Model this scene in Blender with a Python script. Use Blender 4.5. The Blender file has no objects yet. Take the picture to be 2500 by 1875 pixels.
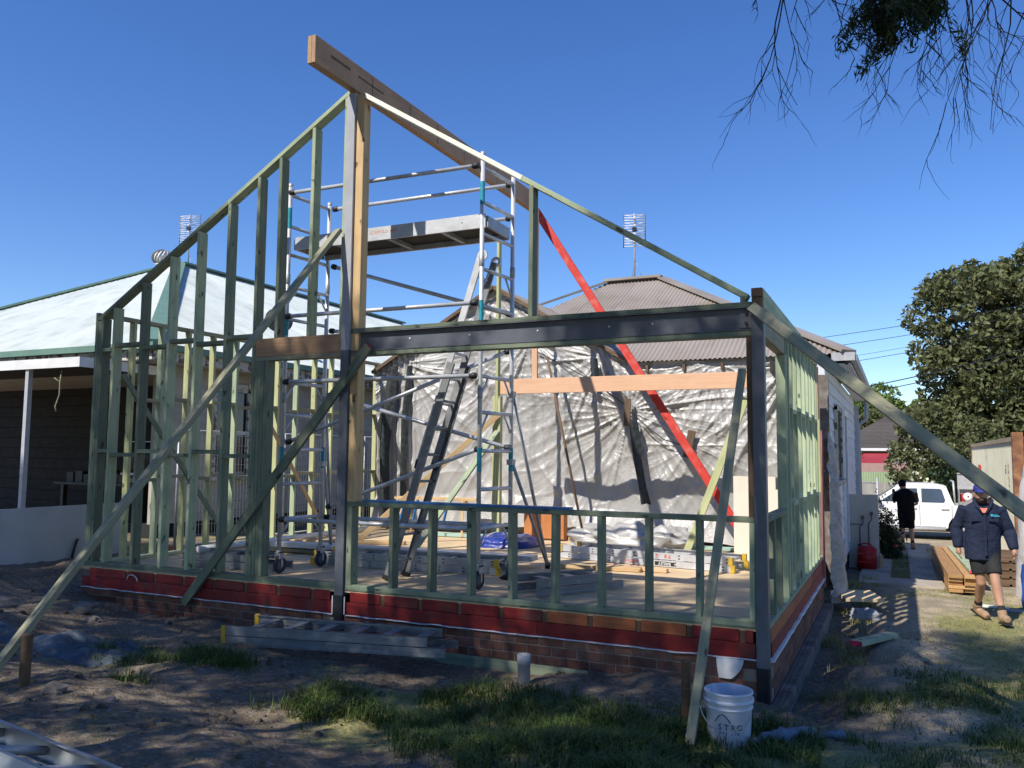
import bpy, bmesh, math, random
import numpy as np
from mathutils import Matrix, Vector, noise
R = math.radians
SC = bpy.context.scene
COL = SC.collection
# ---------------------------------------------------------------- camera
cam_d = bpy.data.cameras.new('camera'); cam = bpy.data.objects.new('camera', cam_d); COL.objects.link(cam)
cam_d.sensor_width = 36.0; cam_d.lens = 29.046; cam_d.clip_start = 0.05; cam_d.clip_end = 2000
def _cam(yaw, pitch, roll, loc):
    f = Vector((math.sin(yaw)*math.cos(pitch), math.cos(yaw)*math.cos(pitch), math.sin(pitch)))
    r = Vector((math.cos(yaw), -math.sin(yaw), 0)); u = r.cross(f)
    r2 = r*math.cos(roll)+u*math.sin(roll); u2 = u*math.cos(roll)-r*math.sin(roll)
    m = Matrix((r2, u2, -f)).transposed().to_4x4(); m.translation = loc
    return m
cam.matrix_world = _cam(-0.437776, 0.085024, 0.0089865, (0.98378, -7.00266, 1.38534))
SC.camera = cam
# ---------------------------------------------------------------- light
LX, LY = 0.335, 0.89                       # the sun's rays travel along (LX, LY, -1)
SUN_EL = math.atan2(1, math.hypot(LX, LY)); SUN_AZ = math.atan2(-LX, -LY)
wd = bpy.data.worlds.new('World'); SC.world = wd; wd.use_nodes = True
nt = wd.node_tree; nt.nodes.clear()
_o = nt.nodes.new('ShaderNodeOutputWorld'); _b = nt.nodes.new('ShaderNodeBackground'); _s = nt.nodes.new('ShaderNodeTexSky')
_s.sky_type = 'NISHITA'; _s.sun_disc = False; _s.sun_elevation = SUN_EL; _s.sun_rotation = SUN_AZ
_s.air_density = 1.0; _s.dust_density = 0.05; _s.ozone_density = 5.0; _s.altitude = 20
_b.inputs['Strength'].default_value = 0.12
_h = nt.nodes.new('ShaderNodeHueSaturation'); _h.inputs['Saturation'].default_value = 1.2; _h.inputs['Hue'].default_value = 0.512; _h.inputs['Value'].default_value = 1.0
nt.links.new(_s.outputs[0], _h.inputs['Color']); nt.links.new(_h.outputs[0], _b.inputs[0]); nt.links.new(_b.outputs[0], _o.inputs[0])
sun_d = bpy.data.lights.new('sun', 'SUN'); sun_d.energy = 4.2; sun_d.angle = R(0.53); sun_d.color = (1.0, 0.95, 0.87)
sun = bpy.data.objects.new('sun', sun_d); COL.objects.link(sun)
sun.rotation_euler = Vector((LX, LY, -1)).to_track_quat('-Z', 'Y').to_euler(); sun.location = (-6, -14, 18)
SC.view_settings.view_transform = 'Standard'; SC.view_settings.look = 'None'
SC.view_settings.exposure = 0.48; SC.view_settings.gamma = 1.0
try: SC.view_settings.use_curve_mapping = False
except Exception: pass
# ---------------------------------------------------------------- materials
MATS = {}
def lin(h):
    if isinstance(h, str):
        v = [int(h[i:i+2], 16)/255 for i in (0, 2, 4)]
        return tuple(c/12.92 if c <= 0.04045 else ((c+0.055)/1.055)**2.4 for c in v)
    return h
def mat(name, c1, c2=None, scale=8.0, stretch=(1, 1, 1), rough=0.7, bump=0.15, bscale=None, metal=0.0, rnd=0.12,
        spec=0.4, dirt=None, dscale=1.5, damt=0.5, contrast=(0.35, 0.65), detail=6.0, bdist=0.01, coords='Object', trans=0.0, knots=None):
    if name in MATS: return MATS[name]
    m = bpy.data.materials.new(name); m.use_nodes = True; MATS[name] = m
    t = m.node_tree; N = t.nodes; L = t.links
    bs = N['Principled BSDF']; bs.inputs['Roughness'].default_value = rough; bs.inputs['Metallic'].default_value = metal
    bs.inputs['Specular IOR Level'].default_value = spec
    c1 = lin(c1); c2 = lin(c2) if c2 else tuple(x*0.75 for x in c1)
    tc = N.new('ShaderNodeTexCoord'); oi = N.new('ShaderNodeObjectInfo')
    ad = N.new('ShaderNodeVectorMath'); ad.operation = 'MULTIPLY_ADD'
    ad.inputs[1].default_value = (1, 1, 1)
    ml = N.new('ShaderNodeMath'); ml.operation = 'MULTIPLY'; ml.inputs[1].default_value = 37.0
    L.new(oi.outputs['Random'], ml.inputs[0]); L.new(tc.outputs[coords], ad.inputs[0]); L.new(ml.outputs[0], ad.inputs[2])
    mp = N.new('ShaderNodeMapping'); mp.inputs['Scale'].default_value = stretch; L.new(ad.outputs[0], mp.inputs[0])
    nz = N.new('ShaderNodeTexNoise'); nz.inputs['Scale'].default_value = scale; nz.inputs['Detail'].default_value = detail
    L.new(mp.outputs[0], nz.inputs['Vector'])
    rp = N.new('ShaderNodeMapRange'); rp.inputs[1].default_value = contrast[0]; rp.inputs[2].default_value = contrast[1]
    L.new(nz.outputs[0], rp.inputs[0])
    mx = N.new('ShaderNodeMix'); mx.data_type = 'RGBA'; mx.inputs[6].default_value = (*c1, 1); mx.inputs[7].default_value = (*c2, 1)
    L.new(rp.outputs[0], mx.inputs[0]); out = mx.outputs[2]
    if dirt:
        nd = N.new('ShaderNodeTexNoise'); nd.inputs['Scale'].default_value = dscale; nd.inputs['Detail'].default_value = 5
        L.new(ad.outputs[0], nd.inputs['Vector'])
        rd = N.new('ShaderNodeMapRange'); rd.inputs[1].default_value = 0.5; rd.inputs[2].default_value = 0.72; rd.inputs[4].default_value = damt
        L.new(nd.outputs[0], rd.inputs[0])
        m2 = N.new('ShaderNodeMix'); m2.data_type = 'RGBA'; m2.inputs[7].default_value = (*lin(dirt), 1)
        L.new(rd.outputs[0], m2.inputs[0]); L.new(out, m2.inputs[6]); out = m2.outputs[2]
    if knots:
        vo = N.new('ShaderNodeTexNoise'); vo.inputs['Scale'].default_value = 1.0; vo.inputs['Detail'].default_value = 1.0
        mk = N.new('ShaderNodeMapping'); mk.inputs['Scale'].default_value = (6.5, 13, 13); L.new(ad.outputs[0], mk.inputs[0]); L.new(mk.outputs[0], vo.inputs['Vector'])
        rk = N.new('ShaderNodeMapRange'); rk.inputs[1].default_value = 0.685; rk.inputs[2].default_value = 0.75; rk.inputs[3].default_value = 0.0; rk.inputs[4].default_value = 0.9
        L.new(vo.outputs[0], rk.inputs[0])
        m3 = N.new('ShaderNodeMix'); m3.data_type = 'RGBA'; m3.inputs[7].default_value = (*lin(knots), 1)
        L.new(rk.outputs[0], m3.inputs[0]); L.new(out, m3.inputs[6]); out = m3.outputs[2]
    if rnd:
        hs = N.new('ShaderNodeHueSaturation')
        r1 = N.new('ShaderNodeMapRange'); r1.inputs[3].default_value = 1-rnd; r1.inputs[4].default_value = 1+rnd
        L.new(oi.outputs['Random'], r1.inputs[0]); L.new(r1.outputs[0], hs.inputs['Value']); L.new(out, hs.inputs['Color'])
        out = hs.outputs[0]
    L.new(out, bs.inputs['Base Color'])
    if bump:
        nb = N.new('ShaderNodeTexNoise'); nb.inputs['Scale'].default_value = bscale or scale*2; nb.inputs['Detail'].default_value = 6
        L.new(mp.outputs[0], nb.inputs['Vector'])
        bp = N.new('ShaderNodeBump'); bp.inputs['Strength'].default_value = bump; bp.inputs['Distance'].default_value = bdist
        L.new(nb.outputs[0], bp.inputs['Height']); L.new(bp.outputs[0], bs.inputs['Normal'])
        rr = N.new('ShaderNodeMapRange'); rr.inputs[3].default_value = max(0.02, rough-0.12); rr.inputs[4].default_value = min(1, rough+0.12)
        L.new(nb.outputs[0], rr.inputs[0]); L.new(rr.outputs[0], bs.inputs['Roughness'])
    return m
GR = (0.6, 9, 9)      # grain stretched along the local x axis of a timber
PINE_G = mat('treated_pine_green', (.43, .48, .3), (.32, .39, .25), 3, GR, .72, .2, 12, rnd=.22, dirt=(.14, .2, .16), dscale=3, damt=.45, knots=(.06, .07, .05))
PINE_D = mat('treated_pine_dark', (.225, .255, .17), (.15, .185, .13), 3, GR, .75, .2, 12, rnd=.25, dirt=(.07, .12, .1), dscale=3, damt=.5, knots=(.03, .04, .03))
PINE_Y = mat('pine_yellow_green', (.52, .52, .27), (.42, .44, .22), 3, GR, .7, .2, 12, rnd=.18, dirt=(.2, .22, .12), dscale=3, damt=.3, knots=(.1, .08, .04))
PINE_W = mat('pine_weathered', (.34, .325, .21), (.25, .24, .155), 3, GR, .75, .25, 12, rnd=.15, dirt=(.14, .15, .09), dscale=3, damt=.4, knots=(.05, .05, .03))
PINE_R = mat('pine_raw', (.62, .43, .22), (.5, .34, .17), 3, GR, .65, .15, 12, rnd=.1, dirt=(.3, .2, .1), dscale=3, damt=.3, knots=(.12, .07, .03))
LVL = mat('laminated_timber', (.44, .27, .15), (.36, .215, .115), 4, (.5, 12, 12), .6, .15, 14, rnd=.08, dirt=(.2, .12, .07), dscale=2.5, damt=.5)
LVL_O = mat('orange_timber', (.74, .45, .28), (.66, .39, .23), 4, (.5, 12, 12), .6, .12, 14, rnd=.06, dirt=(.5, .3, .18), dscale=2.5, damt=.3)
RED_T = mat('red_primed_timber', (.6, .05, .035), (.48, .035, .026), 4, GR, .6, .2, 12, rnd=.08, dirt=(.62, .22, .17), dscale=6, damt=.55, knots=(.25, .02, .02))
RED_D = mat('red_painted_board', (.27, .016, .014), (.2, .011, .011), 4, GR, .6, .2, 12, rnd=.18, dirt=(.17, .075, .055), dscale=4, damt=.55)
ORA_B = mat('orange_board', (.46, .14, .05), (.38, .1, .035), 4, GR, .65, .2, 12, rnd=.1, dirt=(.2, .05, .02), dscale=3, damt=.5)
BROWN = mat('brown_timber', (.16, .10, .06), (.11, .07, .04), 4, GR, .75, .25, 12, rnd=.2)
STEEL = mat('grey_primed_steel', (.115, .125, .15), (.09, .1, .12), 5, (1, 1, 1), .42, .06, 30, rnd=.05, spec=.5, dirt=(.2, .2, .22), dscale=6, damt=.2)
STEEL_L = mat('pale_or_sunlit_steel', (.42, .43, .46), (.36, .37, .4), 5, (1, 1, 1), .42, .06, 30, rnd=.04, spec=.5)  # pale steel parts; on the gable post it paints in the sunlight
BITU = mat('black_bitumen_paint', (.012, .012, .014), (.02, .02, .022), 9, rough=.45, bump=.3, bscale=20, rnd=0, spec=.5)
ALU = mat('aluminium', (.66, .67, .69), (.56, .57, .59), 6, (1, 1, 1), .42, .08, 40, metal=.35, rnd=.08, dirt=(.3, .3, .3), dscale=5, damt=.4)
ALU_D = mat('worn_aluminium', (.42, .43, .45), (.33, .34, .36), 6, (1, 1, 1), .5, .1, 40, metal=.35, rnd=.08, dirt=(.5, .49, .46), dscale=9, damt=.5)
ALU_G = mat('grooved_shaded_aluminium', (.27, .275, .285), (.17, .175, .185), 1.0, (1.2, 3, 130), .5, .25, 1.0, metal=.3, rnd=.05, dirt=(.42, .41, .38), dscale=11, damt=.6)  # tree shade put into the metal's colour; the grooves are its own
GALV = mat('galvanised_steel', (.5, .5, .51), (.4, .4, .42), 12, rough=.45, bump=.05, metal=.3, rnd=.06)
BLACK = mat('black_plastic', (.015, .015, .016), (.03, .03, .03), 9, rough=.5, bump=.05, rnd=0)
DARK = mat('dark_void', (.02, .02, .022), (.03, .028, .025), 4, rough=.9, bump=0, rnd=0)
YEL = mat('yellow_plastic', (.62, .40, .03), (.52, .32, .02), 6, rough=.5, bump=.05, rnd=.05, dirt=(.25, .17, .05), dscale=9, damt=.5)
TEAL = mat('teal_label', (.03, .34, .42), (.02, .25, .33), 30, rough=.5, bump=0, rnd=0)
BLUE = mat('blue_strip', (.025, .15, .36), (.02, .12, .3), 10, rough=.4, bump=.05, rnd=0)
WHITE = mat('white_paint', (.78, .78, .77), (.7, .7, .69), 5, rough=.55, bump=.06, rnd=.04, dirt=(.5, .49, .46), dscale=2, damt=.35)
FLASH = mat('white_flashing', (.72, .72, .72), (.62, .62, .62), 9, rough=.5, bump=.1, rnd=.03, dirt=(.4, .38, .36), dscale=6, damt=.5)
WHITE_L = mat('white_lettering', (.8, .8, .8), (.78, .78, .78), 5, rough=.6, bump=0, rnd=0)
BLACK_L = mat('dark_lettering', (.02, .02, .04), (.02, .02, .04), 5, rough=.6, bump=0, rnd=0)
# ---------------------------------------------------------------- mesh helpers
class MB:
    def __init__(s): s.V = []; s.F = []; s.S = []; s.MI = []
    def add(s, V, F, smooth=False, mi=0):
        o = len(s.V); s.V += [tuple(v) for v in V]; s.F += [tuple(i+o for i in f) for f in F]; s.S += [smooth]*len(F); s.MI += [mi]*len(F); return s
    def box(s, x0, y0, z0, x1, y1, z1, mi=0):
        V = [(x, y, z) for z in (z0, z1) for y in (y0, y1) for x in (x0, x1)]
        return s.add(V, [(0, 2, 3, 1), (4, 5, 7, 6), (0, 1, 5, 4), (2, 6, 7, 3), (0, 4, 6, 2), (1, 3, 7, 5)], False, mi)
    def obox(s, M, sx, sy, sz, mi=0):
        V = [M @ Vector((x*sx/2, y*sy/2, z*sz/2)) for z in (-1, 1) for y in (-1, 1) for x in (-1, 1)]
        return s.add(V, [(0, 2, 3, 1), (4, 5, 7, 6), (0, 1, 5, 4), (2, 6, 7, 3), (0, 4, 6, 2), (1, 3, 7, 5)], False, mi)
    def bar(s, p0, p1, w, t, up=(0, 0, 1), mi=0):
        M, l = axes(p0, p1, up); return s.obox(M, l, t, w, mi)
    def tube(s, pts, r, n=8, cap=True, mi=0):
        pts = [Vector(p) for p in pts]; k = len(pts); rs = r if isinstance(r, (list, tuple)) else [r]*k
        V = []; u = None
        for i, p in enumerate(pts):
            d = (pts[min(i+1, k-1)]-pts[max(i-1, 0)]).normalized()
            if u is None:
                u = d.orthogonal().normalized()
            else:
                u = (u-d*u.dot(d))
                u = u.normalized() if u.length > 1e-6 else d.orthogonal().normalized()
            w = d.cross(u)
            for j in range(n):
                a = 2*math.pi*j/n; V.append(p+(u*math.cos(a)+w*math.sin(a))*rs[i])
        F = [(i*n+j, i*n+(j+1) % n, (i+1)*n+(j+1) % n, (i+1)*n+j) for i in range(k-1) for j in range(n)]
        s.add(V, F, True, mi)
        if cap:
            o = len(s.V)-len(V)
            s.F += [tuple(o+j for j in reversed(range(n))), tuple(o+(k-1)*n+j for j in range(n))]; s.S += [False]*2; s.MI += [mi]*2
        return s
    def lathe(s, prof, c=(0, 0, 0), axis=(0, 0, 1), n=16, smooth=True, mi=0, closed=False):
        ax = Vector(axis).normalized(); u = ax.orthogonal().normalized(); w = ax.cross(u); c = Vector(c); V = []
        for (r, h) in prof:
            for j in range(n):
                a = 2*math.pi*j/n; V.append(c+ax*h+(u*math.cos(a)+w*math.sin(a))*r)
        k = len(prof)
        F = [(i*n+j, i*n+(j+1) % n, (i+1)*n+(j+1) % n, (i+1)*n+j) for i in range(k-1) for j in range(n)]
        return s.add(V, F, smooth, mi)
    def prism(s, poly, M, h, mi=0):
        n = len(poly); V = [M @ Vector((x, y, 0)) for x, y in poly]+[M @ Vector((x, y, h)) for x, y in poly]
        F = [tuple(reversed(range(n))), tuple(range(n, 2*n))]+[(i, (i+1) % n, n+(i+1) % n, n+i) for i in range(n)]
        return s.add(V, F, False, mi)
    def quad(s, a, b, c, d, mi=0): return s.add([a, b, c, d], [(0, 1, 2, 3)], False, mi)
    def mesh(s, name='mesh'):
        me = bpy.data.meshes.new(name); me.from_pydata(s.V, [], s.F)
        me.polygons.foreach_set('use_smooth', s.S)
        if any(s.MI): me.polygons.foreach_set('material_index', s.MI)
        me.update(); return me
def axes(p0, p1, up=(0, 0, 1)):
    p0 = Vector(p0); p1 = Vector(p1); x = (p1-p0); l = x.length; x.normalize(); up = Vector(up)
    y = up.cross(x)
    if y.length < 1e-4: y = Vector((0, 1, 0)).cross(x)
    y.normalize(); z = x.cross(y)
    M = Matrix((x, y, z)).transposed().to_4x4(); M.translation = (p0+p1)/2
    return M, l
WM = {}
def thing(name, label, cat, loc=(0, 0, 0), group=None):
    o = bpy.data.objects.new(name, None); COL.objects.link(o); o.empty_display_size = .1
    o.location = loc; WM[o] = Matrix.Translation(loc); o['label'] = label; o['category'] = cat
    if group: o['group'] = group
    return o
def put(name, me, m, parent=None, M=None):
    if isinstance(me, MB): me = me.mesh(name)
    if m is not None and not me.materials:
        for x in (m if isinstance(m, (list, tuple)) else [m]): me.materials.append(x)
    o = bpy.data.objects.new(name, me); COL.objects.link(o)
    M = M or Matrix.Identity(4); WM[o] = M
    if parent is not None:
        o.parent = parent; o.matrix_local = WM[parent].inverted() @ M
    else: o.matrix_world = M
    if m is not None:
        mm = m[0] if isinstance(m, (list, tuple)) else m
        if me.materials and me.materials[0] != mm:
            o.material_slots[0].link = 'OBJECT'; o.material_slots[0].material = mm
    return o
def tag(o, label, cat, group=None, kind=None):
    if label: o['label'] = label
    if cat: o['category'] = cat
    if group: o['group'] = group
    if kind: o['kind'] = kind
    return o
def solo(name, mb, m, label, cat, group=None, base=None):
    """a thing that is one mesh, its origin at its base"""
    if base is None:
        a = np.array(mb.V); base = ((a[:, 0].min()+a[:, 0].max())/2, (a[:, 1].min()+a[:, 1].max())/2, a[:, 2].min())
    b = Vector(base); mb.V = [tuple(Vector(v)-b) for v in mb.V]
    return tag(put(name, mb, m, None, Matrix.Translation(b)), label, cat, group)
def struct(name, mb, m):
    o = put(name, mb, m); o['kind'] = 'structure'; return o
_bb = {}
def bevbox(lx, ly, lz, b=0.003):
    k = (round(lx, 3), round(ly, 3), round(lz, 3), b)
    if k in _bb: return _bb[k]
    hx, hy, hz = lx/2, ly/2, lz/2; V = []; id = {}
    for sx in (-1, 1):
        for sy in (-1, 1):
            for sz in (-1, 1):
                id[sx, sy, sz] = len(V)
                V += [(sx*hx, sy*(hy-b), sz*(hz-b)), (sx*(hx-b), sy*hy, sz*(hz-b)), (sx*(hx-b), sy*(hy-b), sz*hz)]
    F = []
    c = lambda a, d, e, k: id[a, d, e]+k
    for s in (-1, 1):
        F.append([c(s, -1, -1, 0), c(s, 1, -1, 0), c(s, 1, 1, 0), c(s, -1, 1, 0)][::s])
        F.append([c(-1, s, -1, 1), c(-1, s, 1, 1), c(1, s, 1, 1), c(1, s, -1, 1)][::s])
        F.append([c(-1, -1, s, 2), c(1, -1, s, 2), c(1, 1, s, 2), c(-1, 1, s, 2)][::s])
    for a in (-1, 1):
        for d in (-1, 1):
            F.append([c(a, d, -1, 0), c(a, d, 1, 0), c(a, d, 1, 1), c(a, d, -1, 1)][::-a*d])
            F.append([c(a, -1, d, 0), c(a, 1, d, 0), c(a, 1, d, 2), c(a, -1, d, 2)][::a*d])
            F.append([c(-1, a, d, 1), c(1, a, d, 1), c(1, a, d, 2), c(-1, a, d, 2)][::-a*d])
            for e in (-1, 1):
                F.append([c(a, d, e, 0), c(a, d, e, 1), c(a, d, e, 2)][::a*d*e])
    me = bpy.data.meshes.new('timber'); me.from_pydata(V, [], [tuple(f) for f in F]); me.update(); _bb[k] = me
    return me
def timber(name, p0, p1, w, t, m, parent=None, up=(0, 0, 1), b=.003):
    """a bar from p0 to p1; w across towards 'up', t the other way"""
    M, l = axes(p0, p1, up)
    return put(name, bevbox(l, t, w, b), m, parent, M)
def pole(name, pts, r, m, parent, n=8):
    a = Vector(pts[0]); mb = MB().tube([Vector(p)-a for p in pts], r, n); return put(name, mb, m, parent, Matrix.Translation(a))
def text(name, body, size, M, m, parent, depth=.0006):
    cu = bpy.data.curves.new(name, 'FONT'); cu.body = body; cu.size = size; cu.extrude = depth; cu.align_x = 'CENTER'; cu.align_y = 'CENTER'
    cu.resolution_u = 2
    t = bpy.data.objects.new('t', cu); COL.objects.link(t); bpy.context.view_layer.update()
    me = bpy.data.meshes.new_from_object(t.evaluated_get(bpy.context.evaluated_depsgraph_get()))
    bpy.data.objects.remove(t); me.materials.clear()
    return put(name, me, m, parent, M)
rng = random.Random(11)
nr = np.random.default_rng(5)
# ================================================================ ground
GC = np.array([(1,-7,-.25),(-1,-5,-.28),(-3.4,-4,-.15),(-4.6,-3.3,-.2),(-2.5,-4.2,-.13),(-1,-2.8,-.35),(0,-1.5,-.46),(1.5,-1.5,-.42),(2,-3,-.36),(4,-4,-.35),
 (-8.2,-.3,-.22),(-7.57,-.1,-.40),(-6.97,-.1,-.49),(-5.4,-.1,-.48),(-4.2,-.1,-.47),(-3.2,-.2,-.56),(-2.3,-.1,-.56),(-1.3,-.15,-.48),(-.9,-.2,-.43),(-1.2,-.7,-.45),(-.1,-.1,-.56),
 (-4.75,-1,-.37),(-3.6,-.8,-.46),(-2.7,-.6,-.56),(-2,-1.4,-.5),(-3,-2,-.4),(-4.5,-2,-.33),
 (-8.6,-1.1,-.04),(-9.2,-.5,-.1),(-7.3,-1,-.22),(-7,-2,-.15),(-9.5,1,-.12),(-6,-1.2,-.34),(-10,-2,0),(-6,-3.2,-.2),(-12,0,-.1),
 (.26,.3,-.72),(.26,1,-.74),(.26,2,-.77),(.26,3,-.78),(.26,4,-.77),(.2,4.8,-.72),
 (.75,.3,-.52),(.7,1.5,-.55),(.85,3,-.6),(1,4.5,-.68),(2,5,-.7),(3,4,-.7),(2.5,1,-.56),(4,0,-.5),(1,7.5,-.7),(2,8,-.72),(1,11,-.77),(1.2,16,-.93),
 (2,24,-1.22),(0,24,-1.2),(6,20,-1.1),(5,10,-.8),(-10,4,-.15),(-9.3,8,-.2),(-4,3,-.66),(-2,3,-.7),(-6,3,-.62),(-4,12,-.6),(-7,1,-.6),(-1,1,-.72),
 (-30,-20,-.1),(30,-20,-.4),(-30,40,-.8),(30,40,-1.3),(0,60,-1.3),(-80,150,-1.3),(80,150,-1.3),(0,-60,-.2)])
def gbase(x, y):
    x = np.asarray(x, float); y = np.asarray(y, float)
    d2 = (x[..., None]-GC[:, 0])**2+(y[..., None]-GC[:, 1])**2+.02
    w = d2**-1.9
    return (w*GC[:, 2]).sum(-1)/w.sum(-1)
def g(x, y): return float(gbase(np.array([x]), np.array([y]))[0])
def nonuni(a, b, c, d, fine, far):
    s = list(np.arange(b, c+1e-6, fine)); st = fine; v = b; lo = []
    while v > a: st *= 1.18; v -= st; lo.append(v)
    st = fine; v = c; hi = []
    while v < d: st *= 1.18; v += st; hi.append(v)
    return np.array(lo[::-1]+s+hi)
gx = nonuni(-400, -9.5, 4.5, 400, .075, 1); gy = nonuni(-300, -5.2, 12, 600, .075, 1)
GX, GY = np.meshgrid(gx, gy); GZ = np.zeros_like(GX)
for i in range(len(gy)): GZ[i] = gbase(GX[i], GY[i])
def fbm(x, y, s, o=4):
    return noise.fractal(Vector((x*s, y*s, 3.7)), 1.0, 2.0, o)
def on_path(x, y): return 0.05 < x < 1.75 and 7.8 < y < 17.5
GN = np.zeros_like(GX); GA = np.zeros_like(GX)
for i, y in enumerate(gy):
    for j, x in enumerate(gx):
        if -13 < x < 8 and -8 < y < 18:
            n1 = fbm(x, y, 1.3); n2 = fbm(x+9, y, 5.5, 5)
            amp = .35 if on_path(x, y) else 1
            lump = max(0, noise.noise(Vector((x*11, y*11, 1.3)))-.15)
            GN[i, j] = amp*(.028*n1+.02*n2+.04*lump*(.4+.6*(x < .6)))
        # how grassy: front strip by the bucket, right lawn, tufts on the left
        gr = 0
        gr = max(gr, 1-abs((y+1.85)/1.3)**2-max(0, (-x-2.3))*1.2) if -4.2 < x < 1.2 else gr
        gr = max(gr, min(.62, (x-.9)*.8)*(1 if y < 8 else .25)) if y < 60 else gr
        gr = max(gr, .7-((x+5.1)**2*1.2+(y+1.9)**2*3.5), .7-((x+4.3)**2*2+(y+1.6)**2*3.5))
        if -12 < x < -8 and y > 1: gr = .4
        GA[i, j] = gr+.55*fbm(x+4, y+2, 1.1, 4) if abs(x) < 60 and abs(y) < 80 else .5
GZ += GN
gv = np.stack([GX, GY, GZ], -1).reshape(-1, 3); nx = len(gx); ny = len(gy)
idx = np.arange(nx*ny).reshape(ny, nx)
gf = np.stack([idx[:-1, :-1], idx[:-1, 1:], idx[1:, 1:], idx[1:, :-1]], -1).reshape(-1, 4)
gme = bpy.data.meshes.new('ground'); gme.from_pydata(gv.tolist(), [], gf.tolist()); gme.polygons.foreach_set('use_smooth', [True]*len(gf))
sa = gme.attributes.new('sandy', 'FLOAT', 'POINT'); sa.data.foreach_set('value', np.clip((GX-.45)*1.6, 0, 1).reshape(-1).astype('f'))
at = gme.attributes.new('grassy', 'FLOAT', 'POINT'); at.data.foreach_set('value', GA.reshape(-1).astype('f')); gme.update()
def ground_mat():
    m = bpy.data.materials.new('yard_ground'); m.use_nodes = True; t = m.node_tree; N = t.nodes; L = t.links; bs = N['Principled BSDF']
    bs.inputs['Roughness'].default_value = .95; bs.inputs['Specular IOR Level'].default_value = .15
    tc = N.new('ShaderNodeTexCoord')
    def nz(s, d=6):
        n = N.new('ShaderNodeTexNoise'); n.inputs['Scale'].default_value = s; n.inputs['Detail'].default_value = d; L.new(tc.outputs['Object'], n.inputs['Vector']); return n.outputs[0]
    def mr(o, a, b, c=0, d=1):
        r = N.new('ShaderNodeMapRange'); r.inputs[1].default_value = a; r.inputs[2].default_value = b; r.inputs[3].default_value = c; r.inputs[4].default_value = d; L.new(o, r.inputs[0]); return r.outputs[0]
    def mix(f, a, b):
        x = N.new('ShaderNodeMix'); x.data_type = 'RGBA'; L.new(f, x.inputs[0])
        for k, v in ((6, a), (7, b)):
            if isinstance(v, tuple): x.inputs[k].default_value = (*v, 1)
            else: L.new(v, x.inputs[k])
        return x.outputs[2]
    s_ = N.new('ShaderNodeAttribute'); s_.attribute_name = 'sandy'
    dirt = mix(mr(nz(2.2), .35, .65), (.14, .105, .07), (.215, .168, .118))
    dirt = mix(s_.outputs['Fac'], dirt, mix(mr(nz(2.5), .35, .65), (.3, .245, .165), (.5, .41, .275)))
    dirt = mix(mr(nz(26), .48, .7), dirt, (.27, .235, .195)); dirt = mix(mr(nz(60), .55, .75), dirt, (.05, .043, .036))
    grass = mix(mr(nz(5), .35, .65), (.15, .165, .05), (.27, .25, .1)); grass = mix(mr(nz(45), .45, .7), grass, (.38, .32, .17))
    a = N.new('ShaderNodeAttribute'); a.attribute_name = 'grassy'
    fz = N.new('ShaderNodeMath'); fz.operation = 'MULTIPLY_ADD'; fz.inputs[1].default_value = 1.2; L.new(nz(14), fz.inputs[0]); L.new(a.outputs['Fac'], fz.inputs[2])
    L.new(mix(mr(fz.outputs[0], .85, 1.25), dirt, grass), bs.inputs['Base Color'])
    bp = N.new('ShaderNodeBump'); bp.inputs['Strength'].default_value = .8; bp.inputs['Distance'].default_value = .03
    ad = N.new('ShaderNodeMath'); ad.operation = 'MULTIPLY_ADD'; ad.inputs[1].default_value = .4; L.new(nz(70), ad.inputs[0]); L.new(nz(22), ad.inputs[2])
    L.new(ad.outputs[0], bp.inputs['Height']); L.new(bp.outputs[0], bs.inputs['Normal']); return m
gme.materials.append(ground_mat())
GROUND = bpy.data.objects.new('ground', gme); COL.objects.link(GROUND); GROUND['kind'] = 'structure'
def gz(x, y):
    """height of the finished ground sheet"""
    j = int(np.clip(np.searchsorted(gx, x)-1, 0, nx-2)); i = int(np.clip(np.searchsorted(gy, y)-1, 0, ny-2))
    u = (x-gx[j])/(gx[j+1]-gx[j]); v = (y-gy[i])/(gy[i+1]-gy[i])
    return float((1-v)*((1-u)*GZ[i, j]+u*GZ[i, j+1])+v*((1-u)*GZ[i+1, j]+u*GZ[i+1, j+1]))
# concrete path beside the house: slabs that follow the fall of the yard
CONC = mat('old_concrete', (.44, .39, .32), (.36, .31, .25), 4, rough=.9, bump=.35, bscale=60, rnd=.06, dirt=(.2, .16, .11), dscale=1.6, damt=.5, spec=.2)
def slab(x0, x1, y0, y1):
    mb = MB(); k = 8; ys = np.linspace(y0, y1, k); V = []; F = []
    for y in ys:
        zz = [g(x0, y)+.035, g(x1, y)+.035]
        V += [(x0, y, zz[0]-.1), (x0, y, zz[0]), (x1, y, zz[1]), (x1, y, zz[1]-.1)]
    for i in range(k-1):
        a = i*4; F += [(a, a+4, a+5, a+1), (a+1, a+5, a+6, a+2), (a+2, a+6, a+7, a+3)]
    F += [(0, 1, 2, 3), (k*4-1, k*4-2, k*4-3, k*4-4)]
    return mb.add(V, F)
pth = struct('path', slab(.28, .78, 9.0, 13.0), CONC)
for a in ((.3, .8, 13.02, 17.4), (1.1, 1.52, 9.0, 13.0), (1.1, 1.52, 13.02, 17.4), (.3, 1.58, 8.15, 8.98)):
    put('slab', slab(*a), CONC, pth)
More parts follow.
